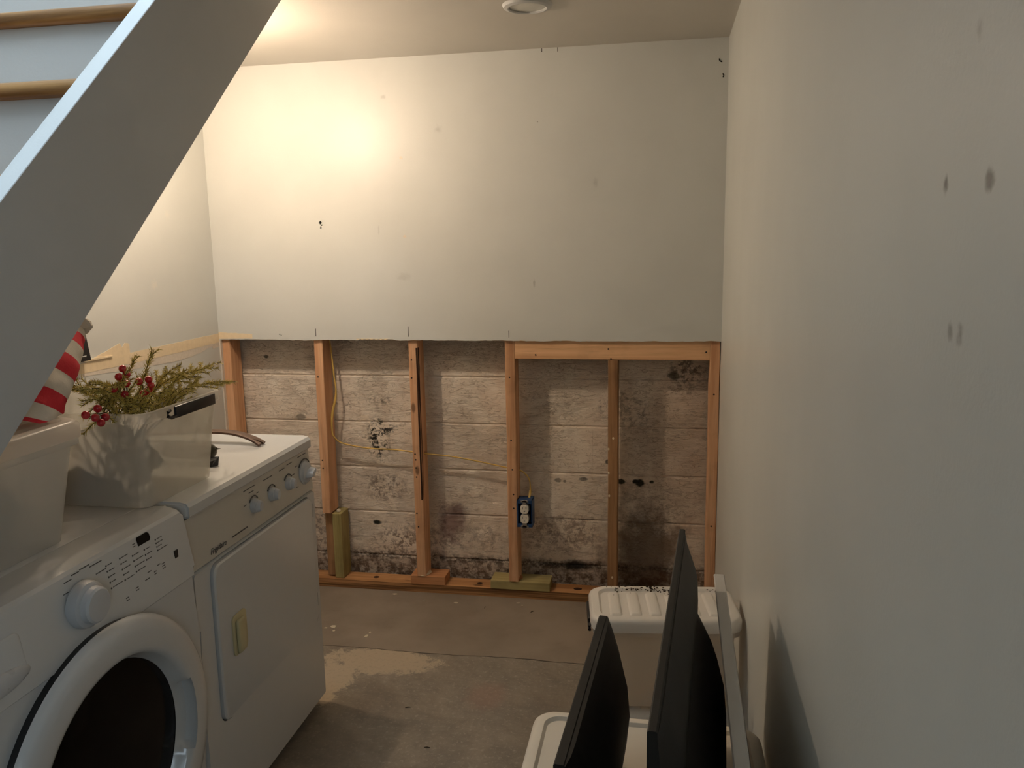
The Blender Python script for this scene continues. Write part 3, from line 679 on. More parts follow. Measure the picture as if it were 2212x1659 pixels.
# door: outer ring with a finger pocket on its right, recessed dark glass
AY, AZ = -1.897, 0.470
bm = BM(); seg = 96; loops = [[] for _ in range(12)]
for k in range(seg):
    t = 2*math.pi*k/seg
    pr = [(0.270, -1.2700), (0.299, -1.2695), (0.3045, -1.2655), (0.301, -1.257), (0.290, -1.2495), (0.272, -1.2460), (0.250, -1.2455), (0.240, -1.2462), (0.232, -1.249), (0.2265, -1.258), (0.221, -1.272), (0.215, -1.283)]
    d_ = math.degrees(math.atan2(math.sin(t), math.cos(t)))
    if abs(d_+1) < 20:
        f = min(1, (20-abs(d_+1))/2.5)
        alt = [(0.250, -1.2455), (0.2415, -1.2458), (0.2485, -1.262), (0.244, -1.276), (0.230, -1.280), (0.215, -1.283)]
        pr = pr[:6] + [(a[0]*(1-f)+c[0]*f, a[1]*(1-f)+c[1]*f) for a, c in zip(pr[6:], alt)]
    for i, (r, x) in enumerate(pr): loops[i].append((x, AY+r*math.cos(t), AZ+r*math.sin(t)))
loft(bm, loops, False, False); door = obj('door_ring', bm, 'enamel', wa, ang=45)
bm = BM(); lathe(bm, [(0.2148, -0.006), (0.2148, 0.0), (0.19, 0.003), (0.10, 0.006), (0.02, 0.007)], (-1.284, AY, AZ), 0, 64); obj('door_glass', bm, 'glassdark', door)
bm = BM(); lathe(bm, [(0.2995, -0.026), (0.2995, 0.0072), (0.268, 0.0072)], (-1.2765, AY, AZ), 0, 64, False, False); obj('door_gasket', bm, 'black', wa)
for x in (-1.36, -1.95):
    for y in (WY0+0.06, WY1-0.06):
        bm = BM(); lathe(bm, [(0.022, 0.0), (0.022, 0.012), (0.01, 0.014), (0.01, 0.025)], (x, y, 0.0), 2, 12); obj('foot', bm, 'black', wa)
    for y in (DY0+0.06, DY1-0.06):
        bm = BM(); lathe(bm, [(0.022, 0.0), (0.022, 0.018), (0.01, 0.02), (0.01, 0.035)], (x, y, 0.0), 2, 12); obj('foot', bm, 'black', dr)

# ================================================================== STORAGE BINS
def bin_tub(parent, cx, cy, z0, w, d, h, rz, mat, tap=0.03, th=0.003, name='tub', wave=0.0, rim=0.010):
    bm = BM(); lp = []
    for t in (0.0, 0.02, 0.08, 0.3, 0.6, 0.86, 0.90):
        s = tap*(1-t) + (0.008 if t == 0 else 0.0)
        lp.append(rl(cx, cy, z0+h*t, w-2*s-2*rim, d-2*s-2*rim, 0.024, rz, 8))
    lp.append(rl(cx, cy, z0+h*0.905, w, d, 0.032, rz, 8)); lp.append(rl(cx, cy, z0+h*0.985, w, d, 0.032, rz, 8)); lp.append(rl(cx, cy, z0+h, w-0.004, d-0.004, 0.031, rz, 8))
    lp.append(rl(cx, cy, z0+h, w-2*rim-0.002, d-2*rim-0.002, 0.026, rz, 8))
    for t in (0.9, 0.6, 0.3, 0.08):
        s = tap*(1-t) + th; lp.append(rl(cx, cy, z0+h*t, w-2*s-2*rim, d-2*s-2*rim, 0.022, rz, 8))
    s = tap + th + 0.006; lp.append(rl(cx, cy, z0+0.004, w-2*s-2*rim, d-2*s-2*rim, 0.02, rz, 8))
    loft(bm, lp)
    return obj(name, bm, mat, parent, ang=45)
def bin_lid(parent, cx, cy, z0, w, d, rz, mat, h=0.034, ribs=5, name='lid', rib_w=None):
    bm = BM()
    lp = [rl(cx, cy, z0, w-0.012, d-0.012, 0.04, rz, 8), rl(cx, cy, z0, w, d, 0.046, rz, 8), rl(cx, cy, z0+h*0.62, w, d, 0.046, rz, 8), rl(cx, cy, z0+h*0.86, w-0.006, d-0.006, 0.046, rz, 8), rl(cx, cy, z0+h, w-0.022, d-0.022, 0.042, rz, 8),
          rl(cx, cy, z0+h, w-0.052, d-0.052, 0.032, rz, 8), rl(cx, cy, z0+h-0.007, w-0.064, d-0.064, 0.028, rz, 8)]
    loft(bm, lp); o = obj(name, bm, mat, parent, ang=40)
    iw, idp = w-0.085, d-0.085
    for k in range(ribs):
        pw = iw/ribs
        x = -iw/2 + pw*(k+0.5)
        bm = BM(); L = []
        for hh, s in ((0.0, 0.0), (0.0045, 0.003), (0.006, 0.007)):
            L.append([(px, py, z0+h-0.0072+hh) for px, py in rrect(pw*0.62-2*s, idp-2*s, 0.006, 3)])
        loft(bm, L); c, s = math.cos(rz), math.sin(rz)
        for v in bm.verts:
            X, Y = v.co.x + x, v.co.y; v.co.x = cx+c*X-s*Y; v.co.y = cy+s*X+c*Y
        obj('lid_rib', bm, mat, o)
    return o
def bin_handle(parent, cx, cy, z, w, rz, side, wid=0.16, flip=1):
    # black swing handle on the end of the bin: a bar with a hooked tip
    bm = BM(); ox = side*(w/2+0.002)
    box(bm, ox-0.004, ox+0.004, -wid/2, wid/2, z-0.030, z-0.002, 0.003, 2)
    tube(bm, [(ox, -wid/2+0.01, z-0.024), (ox, -wid/2-0.014, z-0.026), (ox, -wid/2-0.028, z-0.020), (ox, -wid/2-0.027, z-0.010), (ox, -wid/2-0.018, z-0.008)], 0.0042, 8)
    c, s = math.cos(rz), math.sin(rz)
    for v in bm.verts:
        X, Y = v.co.x, v.co.y; v.co.x = cx+c*X-s*Y; v.co.y = cy+s*X+c*Y
    return obj('handle', bm, 'black', parent)
def lump(bm, c, r, sc, seed, u=20, v=12, amp=0.35):
    g = bmesh.ops.create_uvsphere(bm, u_segments=u, v_segments=v, radius=1.0)
    for q in g['verts']:
        n_ = q.co.normalized(); q.co = Vector(c) + Vector((n_.x*sc[0], n_.y*sc[1], n_.z*sc[2]))*r*(1+amp*noise.noise(n_*2.3+Vector((seed, 0, 0))))

# bin of greenery straddling the two machines
T2 = (-1.555, -1.4635, 0.907); W2, D2, H2 = 0.455, 0.335, 0.226
t2 = thing('storage_bin', 'open frosted plastic bin holding evergreen sprays, black handle on its end', 'storage bin', T2)
bin_tub(t2, T2[0], T2[1], T2[2], W2, D2, H2, 0.0, 'frost', 0.022)
bin_handle(t2, T2[0], T2[1]+0.03, T2[2]+H2, W2, 0.0, 1, 0.17)
bm = BM(); lump(bm, (-1.575, -1.485, 0.992), 0.07, (2.3, 1.55, 1.0), 1, amp=0.45)
for v in bm.verts:
    v.co.x = min(max(v.co.x, T2[0]-W2/2+0.044), T2[0]+W2/2-0.044); v.co.y = min(max(v.co.y, T2[1]-D2/2+0.044), T2[1]+D2/2-0.044); v.co.z = max(v.co.z, T2[2]+0.0045)
o = tag(obj('foliage_bundle', bm, 'stuffing_d', org=(-1.60, -1.47, 0.93)), 'dark bundle of foliage packed in the frosted bin of greenery', 'decoration')
# lidded bin beside it
T1 = (-1.535, -1.955, 0.9055); W1, D1, H1 = 0.325, 0.395, 0.222
t1 = thing('storage_bin', 'cloudy plastic bin with lid, striped hat on top, standing on the washing machine', 'storage bin', T1)
bin_tub(t1, T1[0], T1[1], T1[2], W1, D1, H1, 0.0, 'frost2', 0.03)
bin_lid(t1, T1[0], T1[1], T1[2]+H1-0.006, W1+0.015, D1+0.015, 0.0, 'frost_r', 0.034, 4)
for c_, sd, mt, lab in (((-1.52, -1.89, 1.0), 3, 'stuffing', 'pale crumpled packing inside the lidded cloudy bin'), ((-1.53, -2.04, 0.985), 5, 'stuffing_d', 'dark crumpled packing inside the lidded cloudy bin')):
    bm = BM(); lump(bm, c_, 0.052, (1.3, 1.1, 1.1), sd, amp=0.45); dz = T1[2]+0.0045-min(v.co.z for v in bm.verts); bm.transform(Matrix.Translation((0, 0, dz))); tag(obj('packing', bm, mt, org=(c_[0], c_[1], T1[2]+0.0045)), lab, 'packing')
# striped hat
ax_ = catmull([(-1.52, -1.835, 1.159), (-1.52, -1.80, 1.185), (-1.515, -1.735, 1.225), (-1.51, -1.665, 1.262), (-1.508, -1.61, 1.292), (-1.505, -1.575, 1.312)], 10)
rad = [0.112, 0.108, 0.086, 0.058, 0.032, 0.012]
bm = BM(); n = len(ax_); loops = []
for i, p in enumerate(ax_):
    t = i/(n-1)*(len(rad)-1); j = min(int(t), len(rad)-2); r = rad[j]*(1-(t-j)) + rad[j+1]*(t-j)
    tg = (ax_[min(i+1, n-1)]-ax_[max(i-1, 0)]).normalized(); tg = (tg + Vector((0, 0, 1.3*(1-i/n)))).normalized() if i < n-4 else tg
    u = Vector((1, 0, 0)); v = tg.cross(u).normalized()
    lp = []
    for k in range(40):
        a = 2*math.pi*k/40; q = p + r*(math.cos(a)*u + math.sin(a)*v)*(1+0.05*noise.noise((a*2, i*0.2, 0)))
        q.z = max(q.z, 1.158); lp.append(q)
    loops.append(lp)
rows = loft(bm, loops)
for f in bm.faces:
    c_ = f.calc_center_median()
    best = min(range(n), key=lambda i: (ax_[i]-c_).length); f.material_index = 0
for a in range(len(rows)-1):
    for k in range(40):
        f = next(f for f in rows[a][k].link_faces if rows[a+1][k] in f.verts and rows[a][(k+1) % 40] in f.verts)
        s = a/(n-1)
        f.material_index = 0 if ((s*3.6 + 0.35) % 1.0) < 0.5 else 1
hat = obj('striped_hat', bm, ['hat_red', 'hat_grey'], org=(-1.52, -1.835, 1.158)); tag(hat, 'red and white striped pointed hat drooping on the lidded bin', 'hat')
bm = BM(); lump(bm, (-1.503, -1.563, 1.322), 0.017, (1, 1, 1), 9, amp=0.3); obj('bobble', bm, 'hat_grey', hat)

# evergreen sprays
def spray(base, tip, bend, nb, tl, seed, label):
    rr = random.Random(seed); base, tip = Vector(base), Vector(tip)
    mid = (base+tip)/2 + Vector(bend)
    root = base.lerp(Vector((-1.57, -1.475, 0.985)), 0.45); root.z = min(root.z, 1.02); path = catmull([root, base, mid, tip], 10)
    t = thing('evergreen_spray', label, 'foliage', base, 'evergreen sprays in the frosted bin')
    bs, bn = BM(), BM()
    RZ2 = T2[2]+H2
    def inwall(q, m=0.0):      # True where the point lies in the plastic of the bin (walls taper inwards below the rim)
        if q.z > RZ2+0.002: return False
        k = 0.022*max(0.0, (RZ2-q.z)/H2)
        ax, ay = abs(q.x-T2[0])-(W2/2-k), abs(q.y-T2[1])-(D2/2-k)
        return max(ax, ay) > -0.016-m and max(ax, ay) < 0.003+m
    for q in path:
        while inwall(q, 0.002): q.z += 0.002
    n = len(path); tube(bs, path, [0.0022*(1-0.6*i/n) for i in range(n)], 5)
    def needles(pts, dens, ln, wd=0.0011):
        for a, b_ in zip(pts, pts[1:]):
            d = (b_-a); L = d.length; d.normalize()
            for _ in range(max(1, int(L*dens))):
                p = a.lerp(b_, rr.random()); q = Vector((rr.gauss(0, 1), rr.gauss(0, 1), rr.gauss(0, 1))); q = (q - d*q.dot(d)).normalized()
                e = (d*0.75 + q*0.75).normalized()*ln*rr.uniform(0.6, 1.1)
                if inwall(p+e) or inwall(p+e*0.5): continue
                s = e.cross(q if abs(e.normalized().dot(q)) < 0.9 else Vector((0, 0, 1))).normalized()*wd
                u = e.normalized().cross(s).normalized()*wd
                v0, v1, v2, v3 = bn.verts.new(p+s), bn.verts.new(p-s*0.5+u), bn.verts.new(p-s*0.5-u), bn.verts.new(p+e)
                bn.faces.new((v0, v1, v3)); bn.faces.new((v1, v2, v3)); bn.faces.new((v2, v0, v3))
    needles(path[int(n*0.38):], 950, 0.016)
    for j in range(nb):
        i = int(n*(0.36+0.6*j/nb)); p = path[i]; d = (path[min(i+1, n-1)]-path[i-1]).normalized()
        sd = d.cross(Vector((rr.uniform(-0.4, 0.4), rr.uniform(-0.4, 0.4), 1))).normalized()*(1 if j % 2 else -1)
        L = tl*(1.0-0.5*j/nb)*rr.uniform(0.75, 1.2); e = p + (d*0.8 + sd*0.75 + Vector((0, 0, rr.uniform(-0.15, 0.35)))).normalized()*L
        tp = catmull([p, (p+e)/2 + Vector((0, 0, 0.06*L)), e], 6)
        if any(inwall(q, 0.001) for q in tp): tp = [q + Vector((0, 0, 0.03*i_/len(tp))) for i_, q in enumerate(tp)]
        if any(inwall(q) for q in tp): continue
        tube(bs, tp, 0.0010, 4); needles(tp, 900, 0.014)
    obj('stem', bs, 'twig', t); o = obj('needles', bn, 'needle', t, sm=False); o['kind'] = 'stuff'
    return t
UP, OV, HT, RM, MD = ('thin upright evergreen tip rising highest out of the frosted bin', 'long evergreen spray arching past the handle end of the frosted bin', 'spreading evergreen spray leaning out towards the striped hat',
    'short evergreen spray poking over the near rim of the frosted bin', 'bushy evergreen spray in the middle of the frosted bin')
LB = [UP, UP, OV, OV, OV, MD, HT, HT, HT, RM, RM, RM, RM, MD]
for i, (bs_, tp_, bd, nb, tl) in enumerate([
    ((-1.50, -1.47, 1.06), (-1.46, -1.385, 1.245), (0, 0.01, 0.0), 8, 0.06),
    ((-1.50, -1.50, 1.06), (-1.46, -1.455, 1.236), (0, -0.01, 0.0), 8, 0.055),
    ((-1.46, -1.42, 1.08), (-1.41, -1.225, 1.178), (0, -0.01, 0.03), 14, 0.09),
    ((-1.44, -1.40, 1.08), (-1.39, -1.185, 1.122), (0, 0.0, 0.035), 14, 0.08),
    ((-1.50, -1.42, 1.09), (-1.47, -1.26, 1.15), (0, 0.0, 0.03), 12, 0.08),
    ((-1.45, -1.46, 1.10), (-1.40, -1.33, 1.165), (0, 0.0, 0.05), 12, 0.075),
    ((-1.50, -1.50, 1.10), (-1.60, -1.585, 1.185), (0, 0.0, 0.03), 14, 0.08),
    ((-1.45, -1.50, 1.10), (-1.405, -1.665, 1.19), (0, 0.0, 0.04), 16, 0.075),
    ((-1.45, -1.50, 1.09), (-1.42, -1.65, 1.12), (0, 0.0, 0.06), 14, 0.08),
    ((-1.43, -1.48, 1.07), (-1.39, -1.56, 1.155), (0, 0, 0.01), 8, 0.06),
    ((-1.42, -1.50, 1.08), (-1.37, -1.58, 1.13), (0, 0, 0.03), 10, 0.06),
    ((-1.42, -1.45, 1.08), (-1.37, -1.50, 1.16), (0, 0, 0.01), 9, 0.06),
    ((-1.41, -1.45, 1.08), (-1.36, -1.40, 1.145), (0, 0, 0.02), 10, 0.06),
    ((-1.47, -1.52, 1.06), (-1.44, -1.62, 1.16), (0, 0, 0.05), 12, 0.08)]):
    spray(bs_, tp_, bd, nb, tl, 20+i, LB[i])
def berries(c, offs, label, stemto):
    t = thing('berry_cluster', label, 'berries', c, 'red berry clusters'); c = Vector(c); bs = BM()
    for o_ in offs:
        p = c + Vector(o_); bm = BM(); ball(bm, p, 0.0088, 14, 10); obj('berry', bm, 'berry', t)
        tube(bs, [p, (p+c)/2 + Vector((0, 0, -0.004))] + [Vector(q) for q in stemto], 0.0010, 4)
    obj('stem', bs, 'twig', t)
berries((-1.42, -1.56, 1.198), [(0, 0.002, 0.026), (0.004, 0.008, 0.012), (0, -0.014, 0.010), (0.003, -0.010, -0.006), (0, 0.010, -0.010), (0.0, -0.036, -0.014), (0.0, 0.0, -0.032)], 'tall cluster of red berries standing above the bin rim', [(-1.43, -1.52, 1.10), (-1.47, -1.50, 1.02)])
berries((-1.42, -1.478, 1.172), [(-0.006, -0.018, 0.012), (0, 0.010, 0.012), (0.004, 0.010, -0.002), (0.004, -0.006, -0.014), (-0.004, 0.014, -0.012), (0.0, -0.014, -0.018)], 'round cluster of red berries amid the greenery', [(-1.44, -1.48, 1.10), (-1.47, -1.48, 1.02)])
berries((-1.40, -1.685, 1.145), [(0, -0.032, 0.006), (0, 0.006, 0.012), (0.006, -0.012, -0.004), (0.006, 0.004, -0.018), (0.004, 0.022, -0.010)], 'cluster of red berries hanging over the bin rim by the striped hat', [(-1.41, -1.640, 1.1405), (-1.425, -1.610, 1.1395), (-1.48, -1.54, 1.03)])

# black box on the left wall
bm = BM(); prism(bm, [(-1.02, 1.245), (-0.856, 1.245), (-0.838, 1.135), (-1.02, 1.135)], 0, WL+0.0003, WL+0.028)
wb = obj('wall_box', bm, 'black', org=(WL+0.0003, -0.93, 1.135), sm=False); tag(wb, 'black box on the left wall behind the striped hat', 'box')
bm = BM(); box(bm, WL+0.028, WL+0.029, -1.0, -0.86, 1.150, 1.153); obj('white_line', bm, 'enamel', wb)
# pry bar and dark tool lying on the dryer
bm = BM(); pth = catmull([(-1.80, -0.985, 0.925), (-1.66, -0.98, 0.936), (-1.56, -0.975, 0.939), (-1.49, -0.975, 0.936), (-1.43, -0.985, 0.924), (-1.392, -0.997, 0.9105)], 6)
L = []
for i, p in enumerate(pth):
    t = (pth[min(i+1, len(pth)-1)]-pth[max(i-1, 0)]).normalized(); u = Vector((0, 1, 0)); v = t.cross(u).normalized()
    if v.z < 0: v = -v
    hw = 0.017 if i < len(pth)-8 else 0.017+0.004*(i-len(pth)+8)/8
    L.append([p-u*hw-v*0.003, p+u*hw-v*0.003, p+u*hw+v*0.003, p+u*(hw-0.003)+v*0.0045, p-u*(hw-0.003)+v*0.0045, p-u*hw+v*0.003])
loft(bm, L); pb = obj('pry_bar', bm, 'bar', org=(-1.39, -0.997, 0.906)); tag(pb, 'curved flat brown pry bar with notched tip lying on the dryer', 'pry bar')
bm = BM(); prism(bm, [(-1.380, -1.0035), (-1.380, -0.9905), (-1.424, -0.997)], 2, 0.88, 0.96); carve(pb, bm)
tl_ = thing('hand_tool', 'dark olive rounded tool with black foot lying on the dryer behind the bin', 'tool', (-1.47, -1.215, 0.906))
bm = BM(); lathe(bm, [(0.014, -0.14), (0.021, -0.12), (0.024, -0.05), (0.024, 0.0), (0.020, 0.018), (0.011, 0.028), (0.004, 0.030)], (-1.455, -1.195, 0.9375), 0, 24); obj('barrel', bm, 'olive', tl_)
bm = BM(); lathe(bm, [(0.0235, 0.0), (0.0246, 0.003), (0.0235, 0.006)], (-1.457, -1.195, 0.9375), 0, 24, False, False); obj('rim', bm, 'orange_line', tl_)
bm = BM(); loft(bm, [[(-1.46, -1.24, 0.9065), (-1.415, -1.242, 0.9062), (-1.405, -1.222, 0.9065), (-1.45, -1.215, 0.907)], [(-1.445, -1.225, 0.921), (-1.408, -1.236, 0.924), (-1.403, -1.218, 0.930), (-1.44, -1.205, 0.925)]]); obj('foot', bm, 'black', tl_)
bm = BM(); tube(bm, [(-1.432, -1.19, 0.948), (-1.424, -1.187, 0.943), (-1.416, -1.186, 0.944)], [0.004, 0.0025, 0.0008], 6); obj('nib', bm, 'olive', tl_)

# ---- bins on the right: a stack of two, one nearer
RZ = math.radians(7.0)
def stack_bin(cx, cy, z0, w, d, h, rz, label, lidh=0.036):
    t = thing('storage_bin', label, 'storage bin', (cx, cy, z0))
    bin_tub(t, cx, cy, z0, w-0.012, d-0.012, h-0.028, rz, 'frost_r', 0.018)
    bin_lid(t, cx, cy, z0+h-lidh, w, d, rz, 'frost_lid', lidh-0.002, 6)
    bin_handle(t, cx, cy, z0+h-0.022, w, rz, -1, 0.11)
    return t
BX, BY = -0.212, -1.092
stack_bin(BX, BY, 0.0005, 0.392, 0.225, 0.265, RZ, 'white lidded bin under another bin by the right wall')
stack_bin(BX, BY, 0.2665, 0.392, 0.225, 0.265, RZ, 'white bin with ribbed lid dusted with crumbs, topmost of its stack')
stn = thing('storage_bin', 'tall white bin carrying the televisions and the grey board', 'storage bin', (-0.248, -1.87, 0.0005))
bin_tub(stn, -0.248, -1.87, 0.0005, 0.46, 0.62, 0.45, 0.0, 'frost_r', 0.025); bin_lid(stn, -0.248, -1.87, 0.440, 0.476, 0.635, 0.0, 'white_pl', 0.034, 0)
# crumbs on the lid
bm = BM(); rr = random.Random(5)
for cx_, cy_, n_, sp in ((-0.30, -1.005, 26, 0.035), (-0.23, -1.0, 34, 0.022), (-0.2, -1.02, 16, 0.02), (-0.065, -0.99, 18, 0.014), (-0.32, -1.02, 8, 0.03)):
    for _ in range(n_):
        x, y = cx_ + rr.gauss(0, sp), cy_ - 0.012 + rr.gauss(0, sp*0.45); r = rr.uniform(0.0008, 0.003)
        if abs((x-BX)*math.cos(RZ)+(y-BY)*math.sin(RZ)) > 0.165 or abs(-(x-BX)*math.sin(RZ)+(y-BY)*math.cos(RZ)) > 0.1: continue
        ball(bm, (x, y, 0.530+r*0.3), r, 5, 4, (rr.uniform(0.8, 1.8), rr.uniform(0.8, 1.5), 0.6))
o = obj('crumbs', bm, 'crumb', org=(-0.25, -1.0, 0.53)); o['kind'] = 'stuff'; tag(o, 'dark crumbs scattered on the ribbed bin lid', 'debris')

# ---- flat screens standing on the near bin, backs towards the right wall
def pt(far, near, s): return Vector(far).lerp(Vector(near), s)
def television(label, far, near, ztop, zbot, th, prof, lean=0.0, name='television', span=(0.0, 1.0), bmat='tvblack'):
    # far/near: plan points of the screen-side top edge; prof: back outline (offset behind the panel, height)
    far, near = Vector((*far, 0)), Vector((*near, 0)); d = (near-far).normalized(); nrm = Vector((-d.y, d.x, 0))
    if nrm.x < 0: nrm = -nrm
    t = thing(name, label, 'television', ((far.x+near.x)/2, (far.y+near.y)/2, zbot))
    P = lambda s, o_, z: far + (near-far)*s + nrm*(o_ + lean*(ztop-z)) + Vector((0, 0, z))
    bm = BM(); e = 0.004
    loft(bm, [[P(s, a, z) for a, z in ((0, zbot), (0, ztop-0.002), (0.002, ztop), (th-0.002, ztop), (th, ztop-0.002), (th, zbot))] for s in (0, 1)])
    obj('bezel', bm, 'tvbezel', t)
    bm = BM(); loft(bm, [[P(s, a, z) for a, z in ((-0.0006, zbot+0.03), (-0.0006, ztop-0.02), (0.002, ztop-0.02), (0.002, zbot+0.03))] for s in (0.025, 0.975)]); obj('screen', bm, 'screen', t)
    for k, (s0, s1, pf) in enumerate(prof):
        bm = BM(); q = [(th-0.001, pf[-1][1])] + [(th-0.001, pf[0][1])] + [(th+a, z) for a, z in pf]
        L = []
        for s, m_ in ((s0, 0.25), (s0+0.05, 0.8), (s0+0.12, 1.0), (s1-0.12, 1.0), (s1-0.05, 0.8), (s1, 0.25)):
            L.append([P(s, th-0.001+(a-th+0.001)*m_, z) for a, z in q])
        loft(bm, L); obj('back_housing', bm, bmat, t, ang=50)
    return t
television('small dark monitor with a bulging back, standing over the bin edge', (-0.3365, -1.70), (-0.3645, -2.17), 0.772, 0.4752, 0.0165,
           [(-0.001, 1.0, [(0.006, 0.7705), (0.016, 0.757), (0.03, 0.72), (0.045, 0.66), (0.05, 0.60), (0.044, 0.54), (0.03, 0.49), (0.004, 0.478)])], name='monitor')
television('large dark flat television with a thick lower back, leaning beside the grey board', (-0.184, -1.58), (-0.2345, -2.29), 0.912, 0.4752, 0.0125,
           [(-0.001, 1.0, [(0.002, 0.905), (0.008, 0.89), (0.028, 0.845), (0.030, 0.80), (0.030, 0.50), (0.004, 0.485)]), (0.08, 0.9, [(0.030, 0.79), (0.036, 0.78), (0.058, 0.745), (0.068, 0.715), (0.082, 0.66), (0.088, 0.60), (0.088, 0.52), (0.03, 0.50)])])
bm = BM(); loft(bm, [[(x, y, z) for x, z in ((x0+0.05, 0.4752), (x0, 0.797), (x0+0.002, 0.799), (x0+0.020, 0.799), (x0+0.022, 0.797), (x0+0.072, 0.4752))] for x0, y in ((-0.1105, -1.53), (-0.1225, -2.18))])
gb = obj('grey_board', bm, 'grey_board', org=(-0.115, -1.86, 0.4752)); tag(gb, 'thin pale grey board leaning between the large television and the wall', 'board')
# red and black thing wedged by the wall between the bins
wt = thing('wedged_tool', 'dark red and black slim tool wedged between the bins and the right wall', 'tool', (-0.03, -1.33, 0.0005))
bm = BM(); tube(bm, [(-0.026, -1.30, 0.001), (-0.027, -1.33, 0.22)], 0.010, 10); obj('shaft', bm, 'black', wt)
bm = BM(); tube(bm, [(-0.027, -1.33, 0.22), (-0.03, -1.345, 0.36), (-0.034, -1.35, 0.42)], [0.008, 0.007, 0.004], 10); obj('grip', bm, 'darkred', wt)

# ================================================================== WOOD BLOCKS, OUTLET, CABLE
bm = BM(); box(bm, -1.281, -1.128, 0.016, 0.105, 0.0385, 0.0765, 0.0015, 1); tag(obj('wood_block', bm, 'block_w', org=(-1.2, 0.06, 0.0385)), 'orange-brown offcut under the stud with the split edge', 'wood block')
bm = BM(); box(bm, -0.927, -0.673, 0.016, 0.105, 0.0385, 0.0765, 0.0015, 1); tag(obj('wood_block', bm, 'treated_x', org=(-0.8, 0.06, 0.0385)), 'long green treated offcut under the stud beside the outlet', 'wood block')
bm = BM(); box(bm, -1.6325, -1.592, 0.03, 0.118, 0.0385, 0.336, 0.002, 1); wv = tag(obj('wood_post', bm, 'treated', org=(-1.612, 0.07, 0.0385)), 'short green treated post standing on the plate beside a cut-off stud', 'wood post')
bm = BM(); lump(bm, (-1.612, 0.055, 0.342), 0.009, (1.1, 1, 0.9), 4, 10, 7); tag(obj('paper_scrap', bm, 'chip', org=(-1.612, 0.055, 0.336)), 'crumpled pale scrap on top of the green post', 'scrap')
# foam pads oozing under two studs
for xc, mt, lab in ((-1.226, 'paper', 'pale dried sealant under the split stud'), (-0.823, 'block_w', 'brown crumbly sealant under the stud beside the outlet')):
    bm = BM(); lump(bm, (xc, 0.05, 0.0795), 0.01, (2.9, 4.0, 0.42), xc*10, 16, 8, 0.25); o = obj('sealant', bm, mt, wall_back); o['label'] = lab
# outlet
ou = thing('electrical_outlet', 'white double outlet in an open blue box beside a stud', 'outlet', (-0.771, 0.03, 0.328))
bm = BM(); x0, x1, z0, z1, yf, yb = -0.8035, -0.7405, 0.325, 0.440, -0.002, 0.062
for a in ((x0, x0+0.003, z0, z1), (x1-0.003, x1, z0, z1), (x0, x1, z0, z0+0.003), (x0, x1, z1-0.003, z1)): box(bm, a[0], a[1], yf, yb, a[2], a[3])
box(bm, x0, x1, yb-0.003, yb, z0, z1)
for z in (z0+0.004, z1-0.013): box(bm, x0+0.003, x0+0.021, yf+0.002, yf+0.012, z, z+0.009); box(bm, x1-0.021, x1-0.003, yf+0.002, yf+0.012, z, z+0.009)
obj('box', bm, 'bluebox', ou, sm=False)
bm = BM(); box(bm, -0.781, -0.763, -0.0045, -0.003, 0.322, 0.443, 0.0005, 1); box(bm, -0.788, -0.756, -0.0045, -0.003, 0.324, 0.333, 0.0005, 1); box(bm, -0.788, -0.756, -0.0045, -0.003, 0.432, 0.441, 0.0005, 1); yk = obj('yoke', bm, 'metal', ou)
for zc in (0.4035, 0.3625):
    bm = BM(); d = rrect(0.034, 0.036, 0.011, 5)
    loft(bm, [[(-0.772+x*s, y, zc+z*s) for x, z in d] for y, s in ((0.02, 1), (-0.0065, 1), (-0.008, 0.94))]); rc = obj('receptacle', bm, 'recept', ou)
    bm = BM()
    box(bm, -0.7814, -0.7780, -0.02, 0.04, zc+0.001, zc+0.0105); box(bm, -0.7664, -0.7632, -0.02, 0.04, zc+0.001, zc+0.0095); lathe(bm, [(0.0036, -0.03), (0.0036, 0.04)], (-0.7722, 0.0, zc-0.0085), 1, 10)
    carve(rc, bm)
bm = BM(); lathe(bm, [(0.004, -0.002), (0.004, 0.0), (0.002, 0.0005)], (-0.772, -0.0045, 0.383), 1, 10); obj('screw', bm, 'metal', yk)
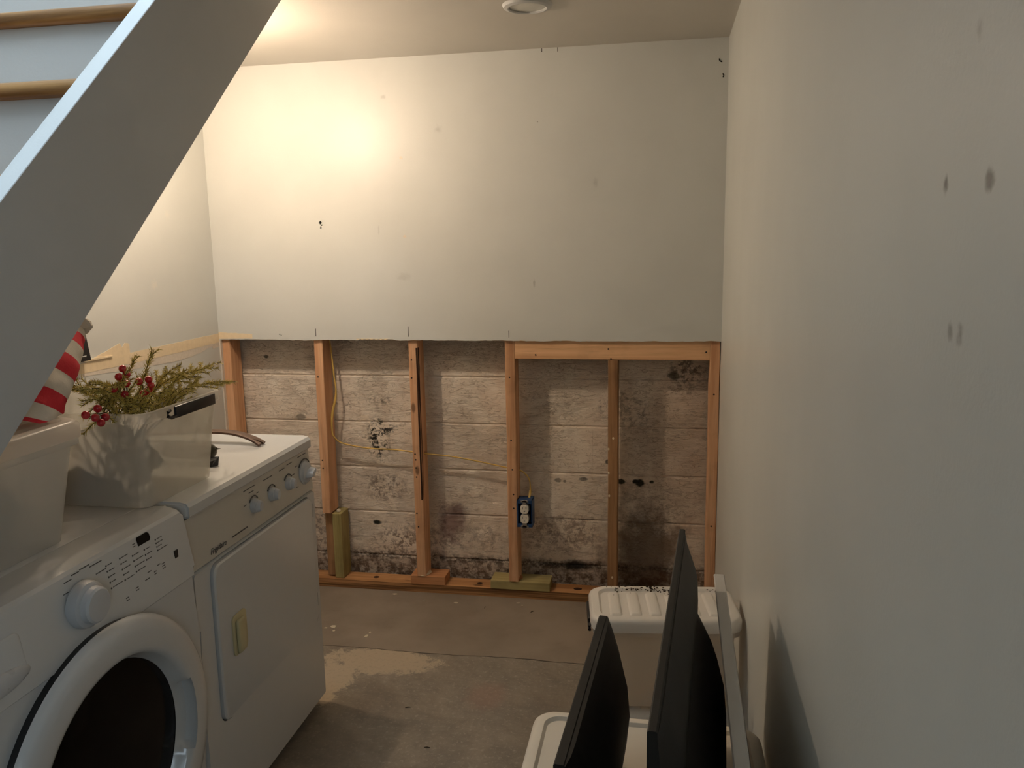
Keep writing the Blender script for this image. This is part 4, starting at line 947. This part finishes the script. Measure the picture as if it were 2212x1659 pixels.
# yellow cable
pts = [(-1.618, 0.075, 1.16), (-1.616, 0.072, 1.09), (-1.611, 0.07, 1.044), (-1.603, 0.066, 0.944), (-1.597, 0.062, 0.863), (-1.617, 0.056, 0.77), (-1.6205, 0.055, 0.70), (-1.613, 0.058, 0.672), (-1.582, 0.07, 0.644), (-1.477, 0.072, 0.625), (-1.35, 0.068, 0.622), (-1.263, 0.066, 0.615), (-1.208, 0.066, 0.609), (-1.12, 0.068, 0.602), (-1.046, 0.07, 0.592), (-0.94, 0.07, 0.574), (-0.857, 0.07, 0.558), (-0.80, 0.075, 0.546), (-0.766, 0.075, 0.515), (-0.757, 0.062, 0.47), (-0.760, 0.045, 0.436)]
bm = BM(); tube(bm, catmull(pts, 6), 0.0050, 8, 0.6); tag(obj('electrical_cable', bm, 'cable', org=(-1.2, 0.07, 0.44)), 'yellow electrical cable strung through the studs to the outlet', 'cable')
# chips of paint on the floor
for i, (x, y, sx, sy, l) in enumerate([(-1.344, -0.018, 0.012, 0.006, 0), (-1.06, -0.065, 0.012, 0.004, 0), (-0.80, -0.03, 0.008, 0.004, 0), (-1.49, -0.345, 0.014, 0.016, 1), (-1.475, -0.375, 0.008, 0.008, 1), (-1.515, -0.36, 0.007, 0.006, 1), (-1.333, -0.40, 0.008, 0.014, 1), (-1.328, -0.37, 0.006, 0.008, 1), (-0.78, -0.05, 0.006, 0.003, 0), (-1.2, -0.06, 0.005, 0.003, 0)]):
    bm = BM(); rr = random.Random(i); p = []
    for k in range(8):
        a = 2*math.pi*k/8; q = rr.uniform(0.55, 1.1); p.append((x+sx*q*math.cos(a), y+sy*q*math.sin(a)))
    prism(bm, p, 2, 0.0002, 0.0014 if l else 0.003)
    tag(obj('paint_chip', bm, 'chip', sm=False, org=(x, y, 0.0002)), ('pale paint chip on the floor by the bottom plate', 'pale paint fleck on the floor beside the dryer')[l], 'debris', ('paint chips by the plate', 'paint flecks by the dryer')[l])
for i, (x, y, a) in enumerate([(-1.022, -0.852, 0.3), (-0.73, -0.10, 0.9), (-0.93, -0.09, 1.6), (-0.90, -1.05, 0.1)]):
    bm = BM(); tube(bm, [(x-0.009*math.cos(a), y-0.009*math.sin(a), 0.0013), (x, y, 0.0025), (x+0.009*math.cos(a), y+0.009*math.sin(a), 0.0013)], [0.0008, 0.0014, 0.0007], 6)
    tag(obj('wood_splinter', bm, 'crumb', org=(x, y, 0.0002)), 'small dark splinter lying on the concrete floor', 'debris', 'splinters on the floor')
